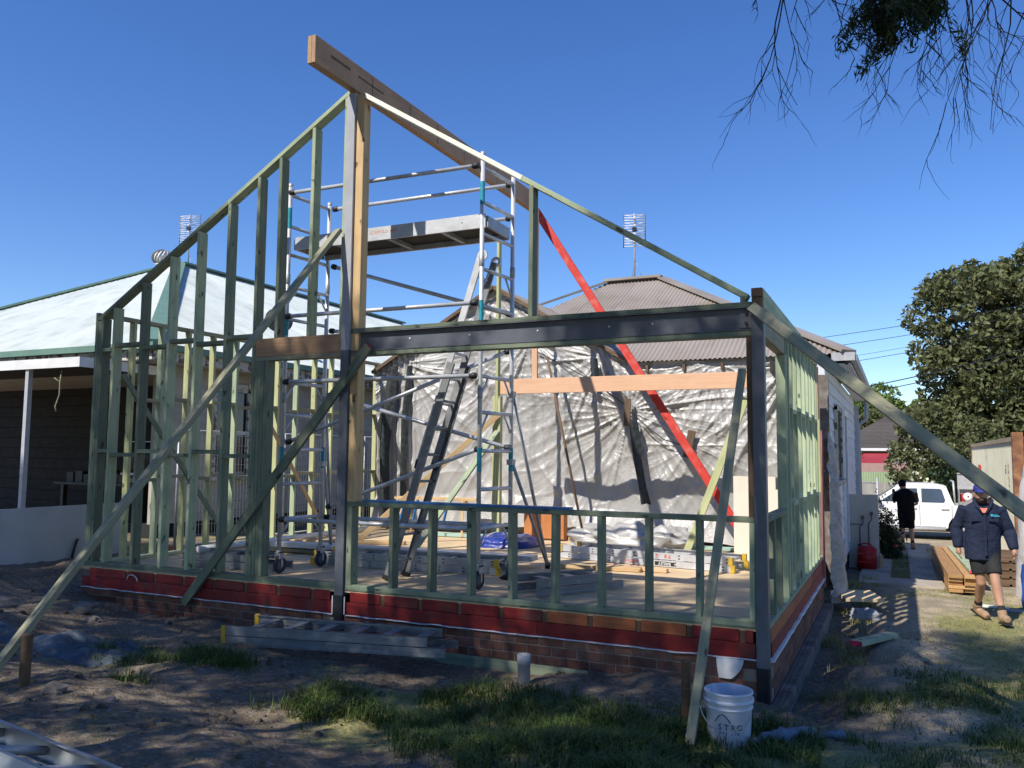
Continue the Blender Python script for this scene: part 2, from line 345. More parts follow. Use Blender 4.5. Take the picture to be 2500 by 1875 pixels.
# ================================================================ brick base, red rim boards
BRK = mat('brown_red_brick', (.23, .105, .07), (.16, .075, .055), 9, rough=.9, bump=.4, bscale=40, rnd=.32, dirt=(.3, .22, .17), dscale=6, damt=.35, spec=.2)
MORT = mat('mortar', (.3, .26, .21), (.24, .2, .16), 12, rough=.95, bump=.4, bscale=60, rnd=0, spec=.1)
base = tag(thing('brick_base_wall', 'low brown brick base wall under the red rim boards of the new timber frame', 'brick wall', (-4, 0, -.6)), None, None)
bme = bevbox(.23, .1, .076, .004)
zt = [-.245-.086*i for i in range(6)]
put('mortar', MB().box(-8, .006, -.8, -4.26, .1, -.244).box(-4.14, .006, -.8, -.105, .1, -.244).box(-.1, .08, -.8, -.006, 5.25, -.244), MORT, base)
half = bevbox(.11, .1, .076, .004)
for r, z in enumerate(zt):
    x = -8+.12*(r % 2)
    while x < -.12:
        xa = x+.115
        if z > g(xa, -.03)-.05 and not (-4.3 < xa < -4.1) and xa < -.2:
            put('brick', bme, BRK, base, Matrix.Translation((xa, .05+rng.uniform(-.002, .002), z-.038)) @ Matrix.Rotation(rng.uniform(-.006, .006), 4, 'Z'))
        x += .24
    if r < 4:
        y = .14+.12*(r % 2)
        while y < 5.1:
            put('brick', bme, BRK, base, Matrix.Translation((-.05+rng.uniform(-.002, .002), y+.115, z-.038)) @ Matrix.Rotation(math.pi/2, 4, 'Z'))
            y += .24
# projecting course of cored bricks along the right side
def cored():
    mb = MB(); X = [-.115, -.085, -.065, -.035, -.015, .015, .035, .065, .085, .115]; Y = [-.055, -.035, -.012, .012, .035, .055]
    for i in range(9):
        for j in range(5):
            x0, x1, y0, y1 = X[i], X[i+1], Y[j], Y[j+1]
            if i % 2 and j in (1, 3):
                mb.quad((x0, y0, .008), (x1, y0, .008), (x1, y1, .008), (x0, y1, .008))
                mb.quad((x0, y0, .038), (x1, y0, .038), (x1, y0, .008), (x0, y0, .008)); mb.quad((x1, y1, .038), (x0, y1, .038), (x0, y1, .008), (x1, y1, .008))
                mb.quad((x0, y1, .038), (x0, y0, .038), (x0, y0, .008), (x0, y1, .008)); mb.quad((x1, y0, .038), (x1, y1, .038), (x1, y1, .008), (x1, y0, .008))
            else: mb.quad((x0, y0, .038), (x1, y0, .038), (x1, y1, .038), (x0, y1, .038))
    a, b = .115, .055
    mb.quad((-a, -b, -.038), (a, -b, -.038), (a, -b, .038), (-a, -b, .038)); mb.quad((a, b, -.038), (-a, b, -.038), (-a, b, .038), (a, b, .038))
    mb.quad((-a, b, -.038), (-a, -b, -.038), (-a, -b, .038), (-a, b, .038)); mb.quad((a, -b, -.038), (a, b, -.038), (a, b, .038), (a, -b, .038))
    return mb.mesh('cored_brick')
CBR = mat('dusty_cored_brick', (.27, .2, .165), (.2, .145, .12), 9, rough=.95, bump=.3, rnd=.2, dirt=(.36, .3, .25), dscale=5, damt=.5, spec=.15)
cme = cored(); y = .05
while y < 5.2:
    put('cored_brick', cme, CBR, base, Matrix.Translation((.06, y+.115, -.63)) @ Matrix.Rotation(math.pi/2, 4, 'Z')); y += .235
put('ledge_footing', MB().box(-.1, .02, -.95, .118, 5.25, -.67), MORT, base)
# floor platform: deck sheets, red rim panels, joist ends
deck = thing('floor_platform', 'yellow particleboard floor deck with red painted rim boards on the brick base', 'floor deck', (-4, 3, -.24))
CHIP = mat('particleboard', (.66, .5, .3), (.6, .44, .26), 3, rough=.75, bump=.08, bscale=120, rnd=.05, dirt=(.4, .3, .19), dscale=2.2, damt=.5, spec=.25)
for j in range(7):
    bx_ = [-8, -4.4, -.8, -.003] if j % 2 == 0 else [-8, -6.2, -2.6, -.003]
    for x0, x1 in zip(bx_[:-1], bx_[1:]): put('floor_sheet', MB().box(x0+.001, .002+j*.9, -.022, x1-.001, .9+j*.9-.001, -.003), CHIP, deck)
zt2 = -.115
xs = [-7.9]+[-7.25+.45*i for i in range(7)]+[-4.2]+[-3.69+.435*i for i in range(9)]+[-.1]
JO = -.012
for a, b in zip(xs[:-1], xs[1:]):
    if abs(a+4.2) < .01: a = -4.1
    if abs(b+4.2) < .01: b = -4.3
    if b-a < .08: continue
    m = ORA_B if (-1.75 < (a+b)/2 < -.72) else RED_D
    timber('rim_panel', (a+.024, .012, -.064), (b-.024, .012, -.064), .1, .03, m, deck)
for a in xs[1:-1]:
    if abs(a+4.2) > .01: timber('joist_end', (a, .02, -.012), (a, .02, -.15), .03, .044, BROWN, deck, (0, 1, 0))
for a, b in ((-8, -6.1), (-6.1, -4.27), (-4.12, -2.02), (-2.02, -.105)):
    timber('bearer_board', (a+.002, .008, -.18), (b-.002, .008, -.18), .124, .034, RED_D, deck)
for j in range(3):
    timber('side_rim_board', (-.012, .09+1.72*j, -.064), (-.012, 1.8+1.72*j, -.064), .11, .034, ORA_B if j < 2 else RED_D, deck)
    timber('side_bearer_board', (-.008, .09+1.72*j, -.18), (-.008, 1.8+1.72*j, -.18), .124, .034, RED_D, deck)
def wavy_strip(p0, p1, n, w, h, amp, seed):
    mb = MB(); p0 = Vector(p0); p1 = Vector(p1); d = (p1-p0)/n; nd = Vector((d.y, -d.x, 0)).normalized(); V = []
    for i in range(n+1):
        c = p0+d*i+Vector((0, 0, amp*noise.noise(Vector((i*.35, seed, 0)))))
        V += [c+nd*w*.0, c+nd*w+Vector((0, 0, -.004)), c+nd*(w+.002)+Vector((0, 0, -h)), c+Vector((0, 0, -h-.002))]
    F = []
    for i in range(n):
        for k in range(4): F.append((i*4+k, i*4+(k+1) % 4, i*4+4+(k+1) % 4, i*4+4+k))
    F += [(3, 2, 1, 0), (n*4, n*4+1, n*4+2, n*4+3)]
    return mb.add(V, F)
put('ant_cap', wavy_strip((-8, .0, -.238), (-4.28, .0, -.238), 50, .022, .009, .012, 1), FLASH, deck)
put('ant_cap', wavy_strip((-4.12, .0, -.238), (-.1, .0, -.238), 60, .022, .009, .012, 4), FLASH, deck)
put('ant_cap', wavy_strip((.0, .05, -.232), (.0, 5.2, -.232), 60, .03, .03, .014, 7), FLASH, deck)
mb = MB()
for k in range(9):
    a = k/8
    mb.V += [(-.42+.02*a, -.02-.012*math.sin(a*3), -.25-.16*a), (-.2-.1*a*a, -.022-.01*math.sin(a*2.5), -.25-.16*a)]
mb.F = [(2*k, 2*k+1, 2*k+3, 2*k+2) for k in range(8)]; mb.S = [True]*8; mb.MI = [0]*8
put('flashing_tongue', mb, FLASH, deck)
for x, zz in ((-4.285, 1), (-4.125, 0)): put('flashing_upstand', MB().box(x-.006+.012*zz, -.03, -.235, x+.006+.012*zz, -.022, -.06), FLASH, deck)
# white tape loop hanging on the left rim board
put('tape_loop', MB().tube([(-7.13+.12*math.sin(a)*.9, -.03-.02*math.sin(a), -.05-.07*(1-math.cos(a-math.pi/2+1.57))*.9) for a in np.linspace(-1.6, 1.6, 14)], .006, 5), FLASH, deck)
# ================================================================ timber wall frames and steel portal
zl = lambda x: 5.259-.602*(-4.258-x)
zr = lambda x: 5.199-.627*(x+4.048)
fr = thing('front_gable_frame', 'green treated pine stud frame of the front gable wall with sloping top plates', 'wall frame', (-4, .045, 0))
UY = (0, 1, 0); UX = (1, 0, 0)
FD = .12
def fstud(x, z0, z1, m=None, w=.045, name='stud', y=.06):
    m = m or rng.choice([PINE_D, PINE_D, PINE_G])
    j_ = rng.uniform(-.004, .004)
    return timber(name, (x+w/2+j_, y, z0), (x+w/2-j_, y+rng.uniform(-.002, .002), z1), FD, w, m, fr, UY)
PL = .045
timber('bottom_plate', (-8, .06, PL/2+.012), (-4.252, .06, PL/2+.012), PL, FD+.002, PINE_D, fr)
timber('bottom_plate', (-4.148, .06, PL/2+.012), (-.102, .06, PL/2+.012), PL, FD+.002, PINE_D, fr)
timber('packing_strip', (-8, .058, .006), (-4.252, .058, .006), .012, FD+.01, PINE_D, fr, b=.001)
timber('packing_strip', (-4.148, .058, .006), (-.102, .058, .006), .012, FD+.01, PINE_D, fr, b=.001)
B0 = PL+.012
for x in (-8.0, -7.953, -7.906): fstud(x, B0, zl(x)-.05 if x > -7.96 else 3.09, PINE_D)
LS = [-7.70, -7.23, -6.78, -6.36, -5.90]
for x in LS: fstud(x, B0, zl(x)-.052, PINE_G if x in (-6.78, -7.7, -6.36) else PINE_D)
fstud(-5.475, B0, zl(-5.475)-.052, PINE_D)
for x in (-5.428, -5.381, -5.334, -5.287): fstud(x, B0, 2.385, PINE_D)
timber('lintel', (-5.428, .045, 2.53), (-4.255, .045, 2.53), .2, .085, LVL, fr)
timber('lintel_plate', (-5.428, .06, 2.407), (-4.255, .06, 2.407), .044, FD, PINE_W, fr)
fstud(-5.175, 2.632, zl(-5.175)-.052, PINE_D); fstud(-4.73, 2.632, zl(-4.73)-.052, PINE_G); fstud(-4.302, 2.632, zl(-4.302)-.05, PINE_G)
def nog(x0, x1, z, m=None): timber('nogging', (x0, .06, z), (x1, .06, z), .045, FD, m or PINE_D, fr)
ed = [-7.86]+LS+[-5.475]
for i in range(len(ed)-1):
    a = ed[i]+(.0 if i == 0 else .045); b = ed[i+1]
    nog(a, b, 2.64+(.03 if i % 2 else -.02)); nog(a, b, 1.36+(.025 if i % 2 == 0 else -.02))
def rake(p0, p1, m, name='raking_plate'):
    timber(name, p0, p1, .047, FD, m, fr, (0, 0, 1))
nl = Vector((-.602, 0, 1)).normalized()
def rk(xa, xb, zf, m, n):
    a = Vector((xa, .06, zf(xa)))-n*.0235; b = Vector((xb, .06, zf(xb)))-n*.0235; rake(a, b, m)
rk(-7.96, -5.93, zl, PINE_D, nl); rk(-5.927, -4.258, zl, PINE_G, nl)
PALE = mat('pale_or_sunlit_pine', (.76, .77, .68), (.7, .71, .6), 3, GR, .7, .15, 12, rnd=.05)  # pale boards; on the raking plate sunlight is put into this colour
n2 = Vector((.627, 0, 1)).normalized()
rk(-4.048, -2.2, zr, PALE, n2); rk(-2.197, -.12, zr, PINE_G, n2)  # upper length near white: sunlight painted into the plate
# right bay
timber('jamb_post', (-4.098, .06, .89), (-4.098, .06, zr(-4.06)-.02), FD, .098, PINE_R, fr, UY)
timber('sill_plate', (-4.148, .06, .8675), (-.102, .06, .8675), .045, FD+.002, PINE_D, fr)
timber('window_sill_strip', (-3.96, .06, .902), (-1.72, .06, .902), .022, .1, BLUE, fr, b=.002)
fstud(-4.148, B0, .845, PINE_D, w=.07)
for x in (-3.629, -3.184, -2.754, -2.319, -1.89, -1.451, -1.021, -.584): fstud(x, B0, .845, PINE_D, w=.046)
fstud(-.147, B0, .845, PINE_G)
timber('jamb_post', (-.124, .06, .89), (-.124, .06, 2.384), FD, .045, BROWN, fr, UY)
timber('beam_plate', (-4.148, .055, 2.407), (-.1, .055, 2.407), .044, FD, PINE_D, fr)
timber('beam_plate', (-4.148, .055, 2.653), (-.1, .055, 2.653), .04, FD, PINE_D, fr)
fstud(-2.135, 2.673, zr(-2.11)-.05, PINE_D); fstud(-.19, 2.673, zr(-.17)-.04, PINE_D)
# steel portal
st = thing('steel_portal_frame', 'grey steel portal: two square posts and a bolted beam across the window opening', 'steel frame', (-2.1, .02, -.6))
def ibeam():
    mb = MB(); x0, x1 = -4.148, -.103
    mb.box(x0, -.01, 2.431, x1, .095, 2.441).box(x0, -.01, 2.623, x1, .095, 2.632).box(x0, .036, 2.441, x1, .044, 2.623); return mb
put('steel_beam', ibeam(), STEEL, st)
for x in (-3.45, -2.77, -2.05, -1.35, -.95): put('bolt_hole', MB().lathe([(0, -.0), (.009, 0), (.009, .004), (0, .004)], (x, .032, 2.53+.01), (0, 1, 0), 8), WHITE_L, st)
ep = put('end_plate', MB().box(-.2, .024, 2.46, -.104, .035, 2.615), STEEL, st)
for z in (2.495, 2.585): put('bolt', MB().lathe([(0, -.018), (.016, -.018), (.016, 0), (0, .0)], (-.145, .024, z), (0, 1, 0), 6, False), BLACK, ep)
ep = put('end_plate', MB().box(-4.147, .02, 2.44, -4.12, .035, 2.622), STEEL, st)
put('steel_post', MB().box(-4.252, -.03, -.05, -4.15, .07, 2.45), STEEL, st); put('steel_post_upper', MB().box(-4.252, -.03, 2.45, -4.15, .07, 5.2), STEEL_L, st)  # upper length paler: the sun on the post put into its colour
put('bitumen_foot', MB().box(-4.253, -.031, -.7, -4.149, .071, -.05), BITU, st)
pm = MB()
b = .008; pts = [(-.1+b, -.03), (-b, -.03), (0, -.03+b), (0, .07), (-.1, .07), (-.1, -.03+b)]
pm.prism(pts, Matrix.Translation((0, 0, -.3)), 2.92); put('steel_post', pm, STEEL, st)
put('bitumen_foot', MB().prism([(x*1.01-(-.05)*.01, y) for x, y in pts], Matrix.Translation((0, -.0008, -.9)), .6), BITU, st)
# right side wall frame
rw = thing('right_side_frame', 'green treated pine stud frame of the right side wall, sunlit studs in a row', 'wall frame', (-.045, 2.6, 0))
def rstud(y, z0, z1, m): timber('stud', (-.045, y+.0225, z0), (-.045, y+.0225, z1), .09, .045, m, rw, UX)
timber('bottom_plate', (-.045, .075, PL/2), (-.045, 5.2, PL/2), PL, .092, PINE_G, rw)
timber('top_beam', (-.045, .002, 2.66), (-.045, 4.93, 2.66), .078, .092, PINE_G, rw)
timber('top_beam', (-.045, -.004, 2.74), (-.045, 4.95, 2.74), .08, .092, PINE_G, rw)
timber('end_block', (-.05, -.032, 2.66), (-.05, -.0, 2.66), .08, .085, BROWN, rw); timber('end_block', (-.05, -.034, 2.742), (-.05, -.006, 2.742), .076, .088, BROWN, rw)
timber('lintel', (-.045, .075, 2.5), (-.045, 1.36, 2.5), .235, .086, PINE_W, rw)
rys = [1.36, 1.64, 1.92, 2.34, 2.76, 3.21, 3.6, 3.97, 4.36, 4.72]
for i, y in enumerate(rys): rstud(y, PL, 2.38 if i == 0 else 2.62, PINE_G)
rstud(1.408, PL, 2.62, PINE_D)
timber('sill_plate', (-.045, .075, .8675), (-.045, 1.36, .8675), .045, .09, PINE_D, rw)
for y in (.45, .88): rstud(y, PL, .845, PINE_D)
for i in range(1, len(rys)-1):
    for z in (.93, 1.88):
        zz = z+(.022 if i % 2 else -.022); timber('nogging', (-.045, rys[i]+.045, zz), (-.045, rys[i+1], zz), .045, .09, PINE_G, rw)
timber('end_post', (-.03, 5.0, 1.9), (-.03, 5.0, 2.62), .07, .045, LVL_O, rw, UX); timber('end_post', (-.05, 5.2, .9), (-.05, 5.2, 2.3), .09, .045, PINE_Y, rw, UX)
timber('red_stud', (.022, 5.05, -.36), (.022, 5.1, 1.75), .05, .03, mat('dusty_pink_timber', (.42, .17, .16), (.3, .1, .1), 4, GR, .75, .2, rnd=0, dirt=(.2, .07, .07), dscale=5, damt=.6), rw, UY)
for y, zz in ((3.62, 1.05),): timber('offcut_block', (.01, y, zz), (.01, y+.1, zz), .05, .06, PINE_Y, rw)
# left side wall frame
lw = thing('left_side_frame', 'pale green stud frame of the left side wall running back beside the neighbour house', 'wall frame', (-7.955, 3.3, 0))
LB = 6.1
timber('bottom_plate', (-7.955, .095, PL/2), (-7.955, LB, PL/2), PL, .09, PINE_G, lw)
timber('top_plate', (-7.955, .095, 3.065), (-7.955, 4.0, 3.065), .05, .09, PINE_W, lw); timber('top_plate', (-7.955, 4.002, 3.065), (-7.955, LB, 3.065), .05, .09, PINE_W, lw)
ys = [.52+.46*i for i in range(13)]
for i, y in enumerate(ys):
    timber('stud', (-7.955, y, PL), (-7.955, y, 3.04), .09, .045, [PINE_Y, PINE_G, PINE_Y][i % 3], lw, UX)
for i in range(len(ys)-1):
    for z in (1.03, 2.07):
        zz = z+(.02 if i % 2 else -.02); timber('nogging', (-7.955, ys[i]+.0225, zz), (-7.955, ys[i+1]-.0225, zz), .045, .09, PINE_W, lw)
timber('diagonal_brace', (-7.9, .35, 2.35), (-7.9, 2.35, .05), .07, .02, PINE_D, lw)
timber('diagonal_brace', (-7.9, 2.6, 2.4), (-7.9, 4.5, .1), .07, .02, PINE_R, lw)
for y in (6.02, 6.1): timber('end_post', (-7.955+.02*(y > 6.05), y, .05), (-7.955+.02*(y > 6.05), y, 3.0), .09, .06, LVL_O if y > 6.05 else PINE_Y, lw, UX)
# ridge beam
rb = thing('ridge_beam', 'long brown laminated ridge beam jutting out over the gable post', 'beam', (-4.2, 2, 5.24))
for x in (-4.226, -4.177): timber('laminate', (x, -.7, 5.386), (x, 4.75, 5.386), .285, .048, LVL, rb)
for y in (.28, 1.05, 1.7, 2.4, 3.4): put('pencil_mark', MB().box(-4.1527, y, 5.26, -4.1515, y+.012, 5.5), BROWN, rb)
put('stamp', MB().box(-4.1527, -.45, 5.40, -4.1515, -.12, 5.43).box(-4.1527, .02, 5.395, -4.1515, .5, 5.415), BROWN, rb)
# props and braces
def prop(name, p0, p1, m, label, w=.09, t=.045, up=(0, 0, 1), group='timber props and braces', cat='timber prop'):
    base_ = p0 if p0[2] < p1[2] else p1
    o = timber(name, p0, p1, w, t, m, None, up); return tag(o, label, cat, group)
prop('timber_prop', (-4.3, -.055, 3.72), (-4.6, -3.42, -.24), PINE_W, 'long weathered prop from the gable post down to the stake at the lower left', up=(1, 0, .25))
prop('diagonal_brace', (-3.88, -.055, 2.47), (-6.28, -.055, -.3), PINE_D, 'dark green diagonal brace nailed across the left doorway to the red rim board', .1, .04)
timber('painted_end', (-3.8785, -.055, 2.4718), (-3.8755, -.055, 2.4752), .098, .038, RED_D, bpy.data.objects['diagonal_brace'], b=.001)
prop('timber_prop', (-.09, -.06, 2.62), (3.42, -3.25, -.55), PINE_W, 'long pale prop running from the right steel post down past the right edge', .084, .035, (.3, .55, 1))
prop('timber_prop', (-.17, -.058, 2.1), (-.29, -1.6, -.55), PINE_W, 'leaning grey-green prop standing in the grass beside the white bucket', .062, .04, (1, 0, 0))
prop('diagonal_brace', (-.93, 4.78, 2.2), (-1.78, 4.72, .0), PINE_Y, 'pale yellow brace with plaster blobs leaning near the cream sheet', .1, .04, (1, 0, .3))
prop('diagonal_brace', (-4.2, 4.92, 5.3), (-.85, 4.92, .02), RED_T, 'bright red diagonal strut from the ridge beam to the floor', .115, .045, (0, 0, 1))
prop('cross_board', (-4.66, 4.64, 2.44), (-.68, 4.64, 2.44), LVL_O, 'wide orange board nailed level across the opening in front of the tarpaulin', .23, .045, cat='board')
prop('hanger_stud', (-4.1, 4.69, 2.35), (-4.1, 4.69, 5.25), LVL_O, 'orange upright nailed to the level board below the ridge beam', .045, .09, UY, cat='stud')
pf = thing('prop_post', 'tall yellow-green triple stud post standing between the scaffold and the tarpaulin', 'post', (-4.75, 4.72, 0))
for k, (x, z1) in enumerate(((-4.79, 2.3), (-4.745, 4.95), (-4.70, 2.3))): timber('stud', (x, 4.71, 0), (x, 4.71, z1), .09, .044, PINE_Y, pf, UY)
prop('diagonal_brace', (-4.7, 4.63, 2.0), (-6.6, 3.6, .02), PINE_R, 'yellow brace leaning from the triple post towards the left wall', .09, .035, (0, 0, 1))
prop('diagonal_brace', (-4.72, 4.66, 1.75), (-5.35, 3.3, .02), PINE_G, 'pale green brace leaning from the triple post to the deck', .09, .035, (1, 0, 0))
# ================================================================ scaffold tower
sc = thing('scaffold_tower', 'silver aluminium mobile scaffold tower on castors behind the steel post', 'scaffold', (-4.2, .93, 0))
LA = [(-5.5, .58), (-5.44, 1.25), (-2.96, .64), (-2.9, 1.28)]           # front-left, back-left, front-right, back-right
ZT = [4.57, 4.52, 4.6, 4.55]; r_ = .025
for (x, y), zt_ in zip(LA, ZT):
    l = pole('standard', [(x, y, .24), (x, y, zt_)], r_, ALU, sc, 10)
    for z in (2.02, 3.42): put('spigot_joint', MB().lathe([(r_, -.06), (r_+.005, -.055), (r_+.005, .055), (r_, .06)], (x, y, z), n=10), ALU_D, l)
    put('end_cap', MB().lathe([(r_+.003, -.03), (r_+.003, .006), (.001, .008)], (x, y, zt_), n=10), GALV, l)
    for z in ((4.18, 2.9, 1.35) if y < 1 else (1.35,)):
        put('label_band', MB().lathe([(r_+.0012, -.15), (r_+.0012, .1)], (x, y, z), n=10), TEAL, l)
    c = put('castor', MB().lathe([(.001, .27), (.022, .27), (.03, .255), (.03, .2), (.018, .19), (.018, .26)], (x, y, 0), n=10).box(x-.035, y-.03, .17, x-.027, y+.05, .25).box(x+.027, y-.03, .17, x+.035, y+.05, .25).box(x-.035, y-.03, .235, x+.035, y+.05, .25).box(x-.035, y+.005, .08, x-.03, y+.035, .18).box(x+.03, y+.005, .08, x+.035, y+.035, .18), GALV, sc)
    put('tyre', MB().lathe([(.07, -.022), (.09, -.02), (.097, -.008), (.097, .008), (.09, .02), (.07, .022), (.07, -.022)], (x, y+.02, .1), (1, 0, 0), 20), mat('blue_black_rubber', (.02, .025, .05), (.03, .035, .06), 9, rough=.6, bump=.1, rnd=0), c)
    put('wheel_disc', MB().lathe([(.001, -.024), (.03, -.026), (.07, -.012), (.07, .012), (.03, .026), (.001, .024)], (x, y+.02, .1), (1, 0, 0), 16), STEEL, c)
def hz(a, b, za, zb=None, r=.02, m=ALU, name='rung'):
    return pole(name, [(*a, za), (*b, zb if zb is not None else za)], r, m, sc, 8)
for a, b in ((LA[0], LA[1]), (LA[2], LA[3])):
    for z in (.62, 1.02, 1.42, 1.82, 2.2, 2.58, 2.95, 3.34, 3.72, 4.06, 4.44): hz(a, b, z, r=.021)
    for z in (.62, 1.82, 2.2, 3.34):
        for s0, s1 in ((.0, .25), (1., .75)):
            p = Vector((*a, z-.22)).lerp(Vector((*b, z-.22)), s0); q = Vector((*a, z)).lerp(Vector((*b, z)), s1)
            pole('frame_gusset', [p, q], .012, ALU, sc, 6)
def clamp(p, d=(1, 0, 0)):
    put('hook_clamp', MB().lathe([(.02, -.04), (.034, -.03), (.036, .02), (.024, .045)], p, d, 8), BLACK, sc)
def ledger(i, j, za, zb, m=ALU, oy=-.04):
    a = (LA[i][0]+.03, LA[i][1]+oy, za); b = (LA[j][0]-.03, LA[j][1]+oy, zb)
    pole('ledger' if za == zb else 'plan_brace', [a, b], .024, m, sc, 8); d = (Vector(b)-Vector(a)).normalized(); clamp(Vector(a)+d*.03, d); clamp(Vector(b)-d*.03, -d)
ledger(0, 2, 4.45, 4.45); ledger(1, 3, 4.45, 4.45, oy=.04); ledger(0, 2, 2.97, 2.97); ledger(0, 2, 2.2, 2.2); ledger(0, 2, .62, .62); ledger(1, 3, .6, .6, oy=.04)
ledger(1, 3, 3.72, 2.95, oy=.05); ledger(1, 3, 2.1, 1.45, oy=.05); ledger(1, 2, .72, 1.45, oy=.08); ledger(0, 3, 1.5, 2.55, oy=.04); ledger(1, 3, 2.9, 2.62, oy=.04); ledger(1, 3, 4.06, 4.06, oy=.04)
pf_ = put('platform', MB().box(-5.48, .66, 3.84, -2.93, 1.2, 3.87), mat('ply_deck', (.07, .06, .05), (.05, .04, .035), 6, rough=.8, bump=.1, rnd=0), sc)
for y, nm in ((.645, 'side_rail'), (1.215, 'side_rail')): put(nm, MB().box(-5.46, y-.012, 3.78, -2.92, y+.012, 3.93), ALU, pf_)
for x in (-4.9, -4.2, -3.5): put('cross_member', MB().box(x, .66, 3.79, x+.05, 1.2, 3.838), ALU_D, pf_)
put('end_rail', MB().box(-2.93, .66, 3.79, -2.9, 1.2, 3.91), ALU_D, pf_); put('end_rail', MB().box(-5.49, .66, 3.79, -5.462, 1.2, 3.91), ALU_D, pf_)
text('label_text', 'SCAFFOLD  HIRE', .05, Matrix.Translation((-4.2, .632, 3.87)) @ Matrix.Rotation(math.pi/2, 4, 'X'), mat('orange_lettering', (.7, .3, .1), rough=.6, bump=0, rnd=0), pf_)
for (x, y, zz) in ((-4.9, .631, 3.84), (-3.2, .631, 3.86), (-5.2, .631, 3.86)): put('rivet', MB().lathe([(0, -.004), (.008, -.003), (.008, 0)], (x, y, zz), (0, 1, 0), 6), GALV, pf_)
for (x, y), f, zz in ((LA[3], (-2.96, 2.5, .03), 1.3), (LA[3], (-2.96, 2.5, .03), 2.05), (LA[1], (-6.1, 2.35, .03), 1.25), (LA[1], (-6.1, 2.35, .03), 2.0)):
    pole('outrigger', [(x, y+.03, zz), f], .021, ALU_D, sc, 8); put('outrigger_clamp', MB().box(x-.035, y-.035, zz-.03, x+.035, y+.05, zz+.03), GALV, sc)
for f in ((-2.96, 2.5, .0), (-6.1, 2.35, .0)): put('rubber_foot', MB().lathe([(.001, 0), (.035, 0), (.033, .05), (.022, .08)], f, n=10), BLACK, sc)
# ================================================================ ladders
def ladder(name, label, M, length, width, n, rail=(.075, .028), m=ALU, sections=1, gap=.085, feet=YEL, rungr=.015, taper=0., cat='ladder', cap=True, group='aluminium ladders', holes=False):
    """local x runs along the ladder, y across, z through the rails"""
    o = thing(name, label, cat, M.translation, group)
    for s in range(sections):
        z = s*gap; x0 = .05*s
        for sd in (-1, 1):
            p = lambda x: sd*(width/2-taper*(x/length))
            mb = MB(); a = (x0, p(0), z); b = (length-x0*.5, p(length), z)
            mb.bar(a, b, rail[0], .004, (0, 0, 1)); d = -sd*rail[1]/2
            mb.bar((a[0], a[1]+d, z+rail[0]/2-.002), (b[0], b[1]+d, z+rail[0]/2-.002), .004, rail[1], (0, 0, 1)); mb.bar((a[0], a[1]+d, z-rail[0]/2+.002), (b[0], b[1]+d, z-rail[0]/2+.002), .004, rail[1], (0, 0, 1))
            st_ = put('stile', mb, m, o, M)
            if feet:
                ft = MB()
                for xx in ((a[0], length-x0*.5) if cap else (a[0],)): ft.obox(Matrix.Translation((xx, p(xx)+d*.6, z)), .05, rail[1]+.02, rail[0]+.012)
                put('end_cap', ft, feet, st_, M)
            if holes:
                hb = MB()
                for i in range(n):
                    x = x0+length*(i+.6)/n
                    for dz in (-.018, .018): hb.box(x-.012, p(x)-sd*-.0022-(.0015 if sd < 0 else -.0), z+dz-.007, x+.012, p(x)+sd*.0035, z+dz+.007)
                put('rung_hole', hb, BLACK, st_, M)
        for i in range(n):
            x = x0+length*(i+.6)/n; w = width/2-taper*(x/length)-.005
            put('rung', MB().tube([(x, -w, z), (x, w, z)], rungr, 6), m, o, M)
    return o
def frame(o, x, up):
    x = Vector(x).normalized(); z = Vector(up); z = (z-x*z.dot(x)).normalized(); y = z.cross(x)
    M = Matrix((x, y, z)).transposed().to_4x4(); M.translation = o; return M
# leaning extension ladder inside the scaffold: rungs run along world y
d = Vector((1.1, .06, 3.5)).normalized()
el = ladder('extension_ladder', 'tall aluminium extension ladder leaning up inside the scaffold tower', frame((-4.12, .92, .03), d, (1, 0, -.3)), 2.45, .40, 8, (.085, .03), ALU_G, feet=BLACK, cap=False)  # lower section darkened: the shade on it is in the colour
Mu = frame(Vector((-4.12, .92, .03))+d*1.3+Vector((-.035, 0, .012)), d, (1, 0, -.3))
for sd in (-1, 1):
    stl = put('upper_stile', MB().bar((0, sd*.165, 0), (2.35, sd*.165, 0), .075, .026, (0, 0, 1)), ALU_G if sd < 0 else ALU, el, Mu)  # one stile takes the shade-darkened metal, the other the bright one
    put('roof_hook', MB().lathe([(.03, -.012), (.06, -.012), (.06, .012), (.03, .012), (.03, -.012)], (2.36, sd*.165, .02), (0, 1, 0), 12, False), ALU, stl, Mu)
for i in range(8): put('rung', MB().tube([(.1+.29*i, -.16, 0), (.1+.29*i, .16, 0)], .016, 6), ALU, el, Mu)
for sd in (-1, 1): put('rung_lock', MB().obox(Matrix.Translation((-.02, sd*.17, -.0)), .1, .03, .08), BLACK, el, Mu)
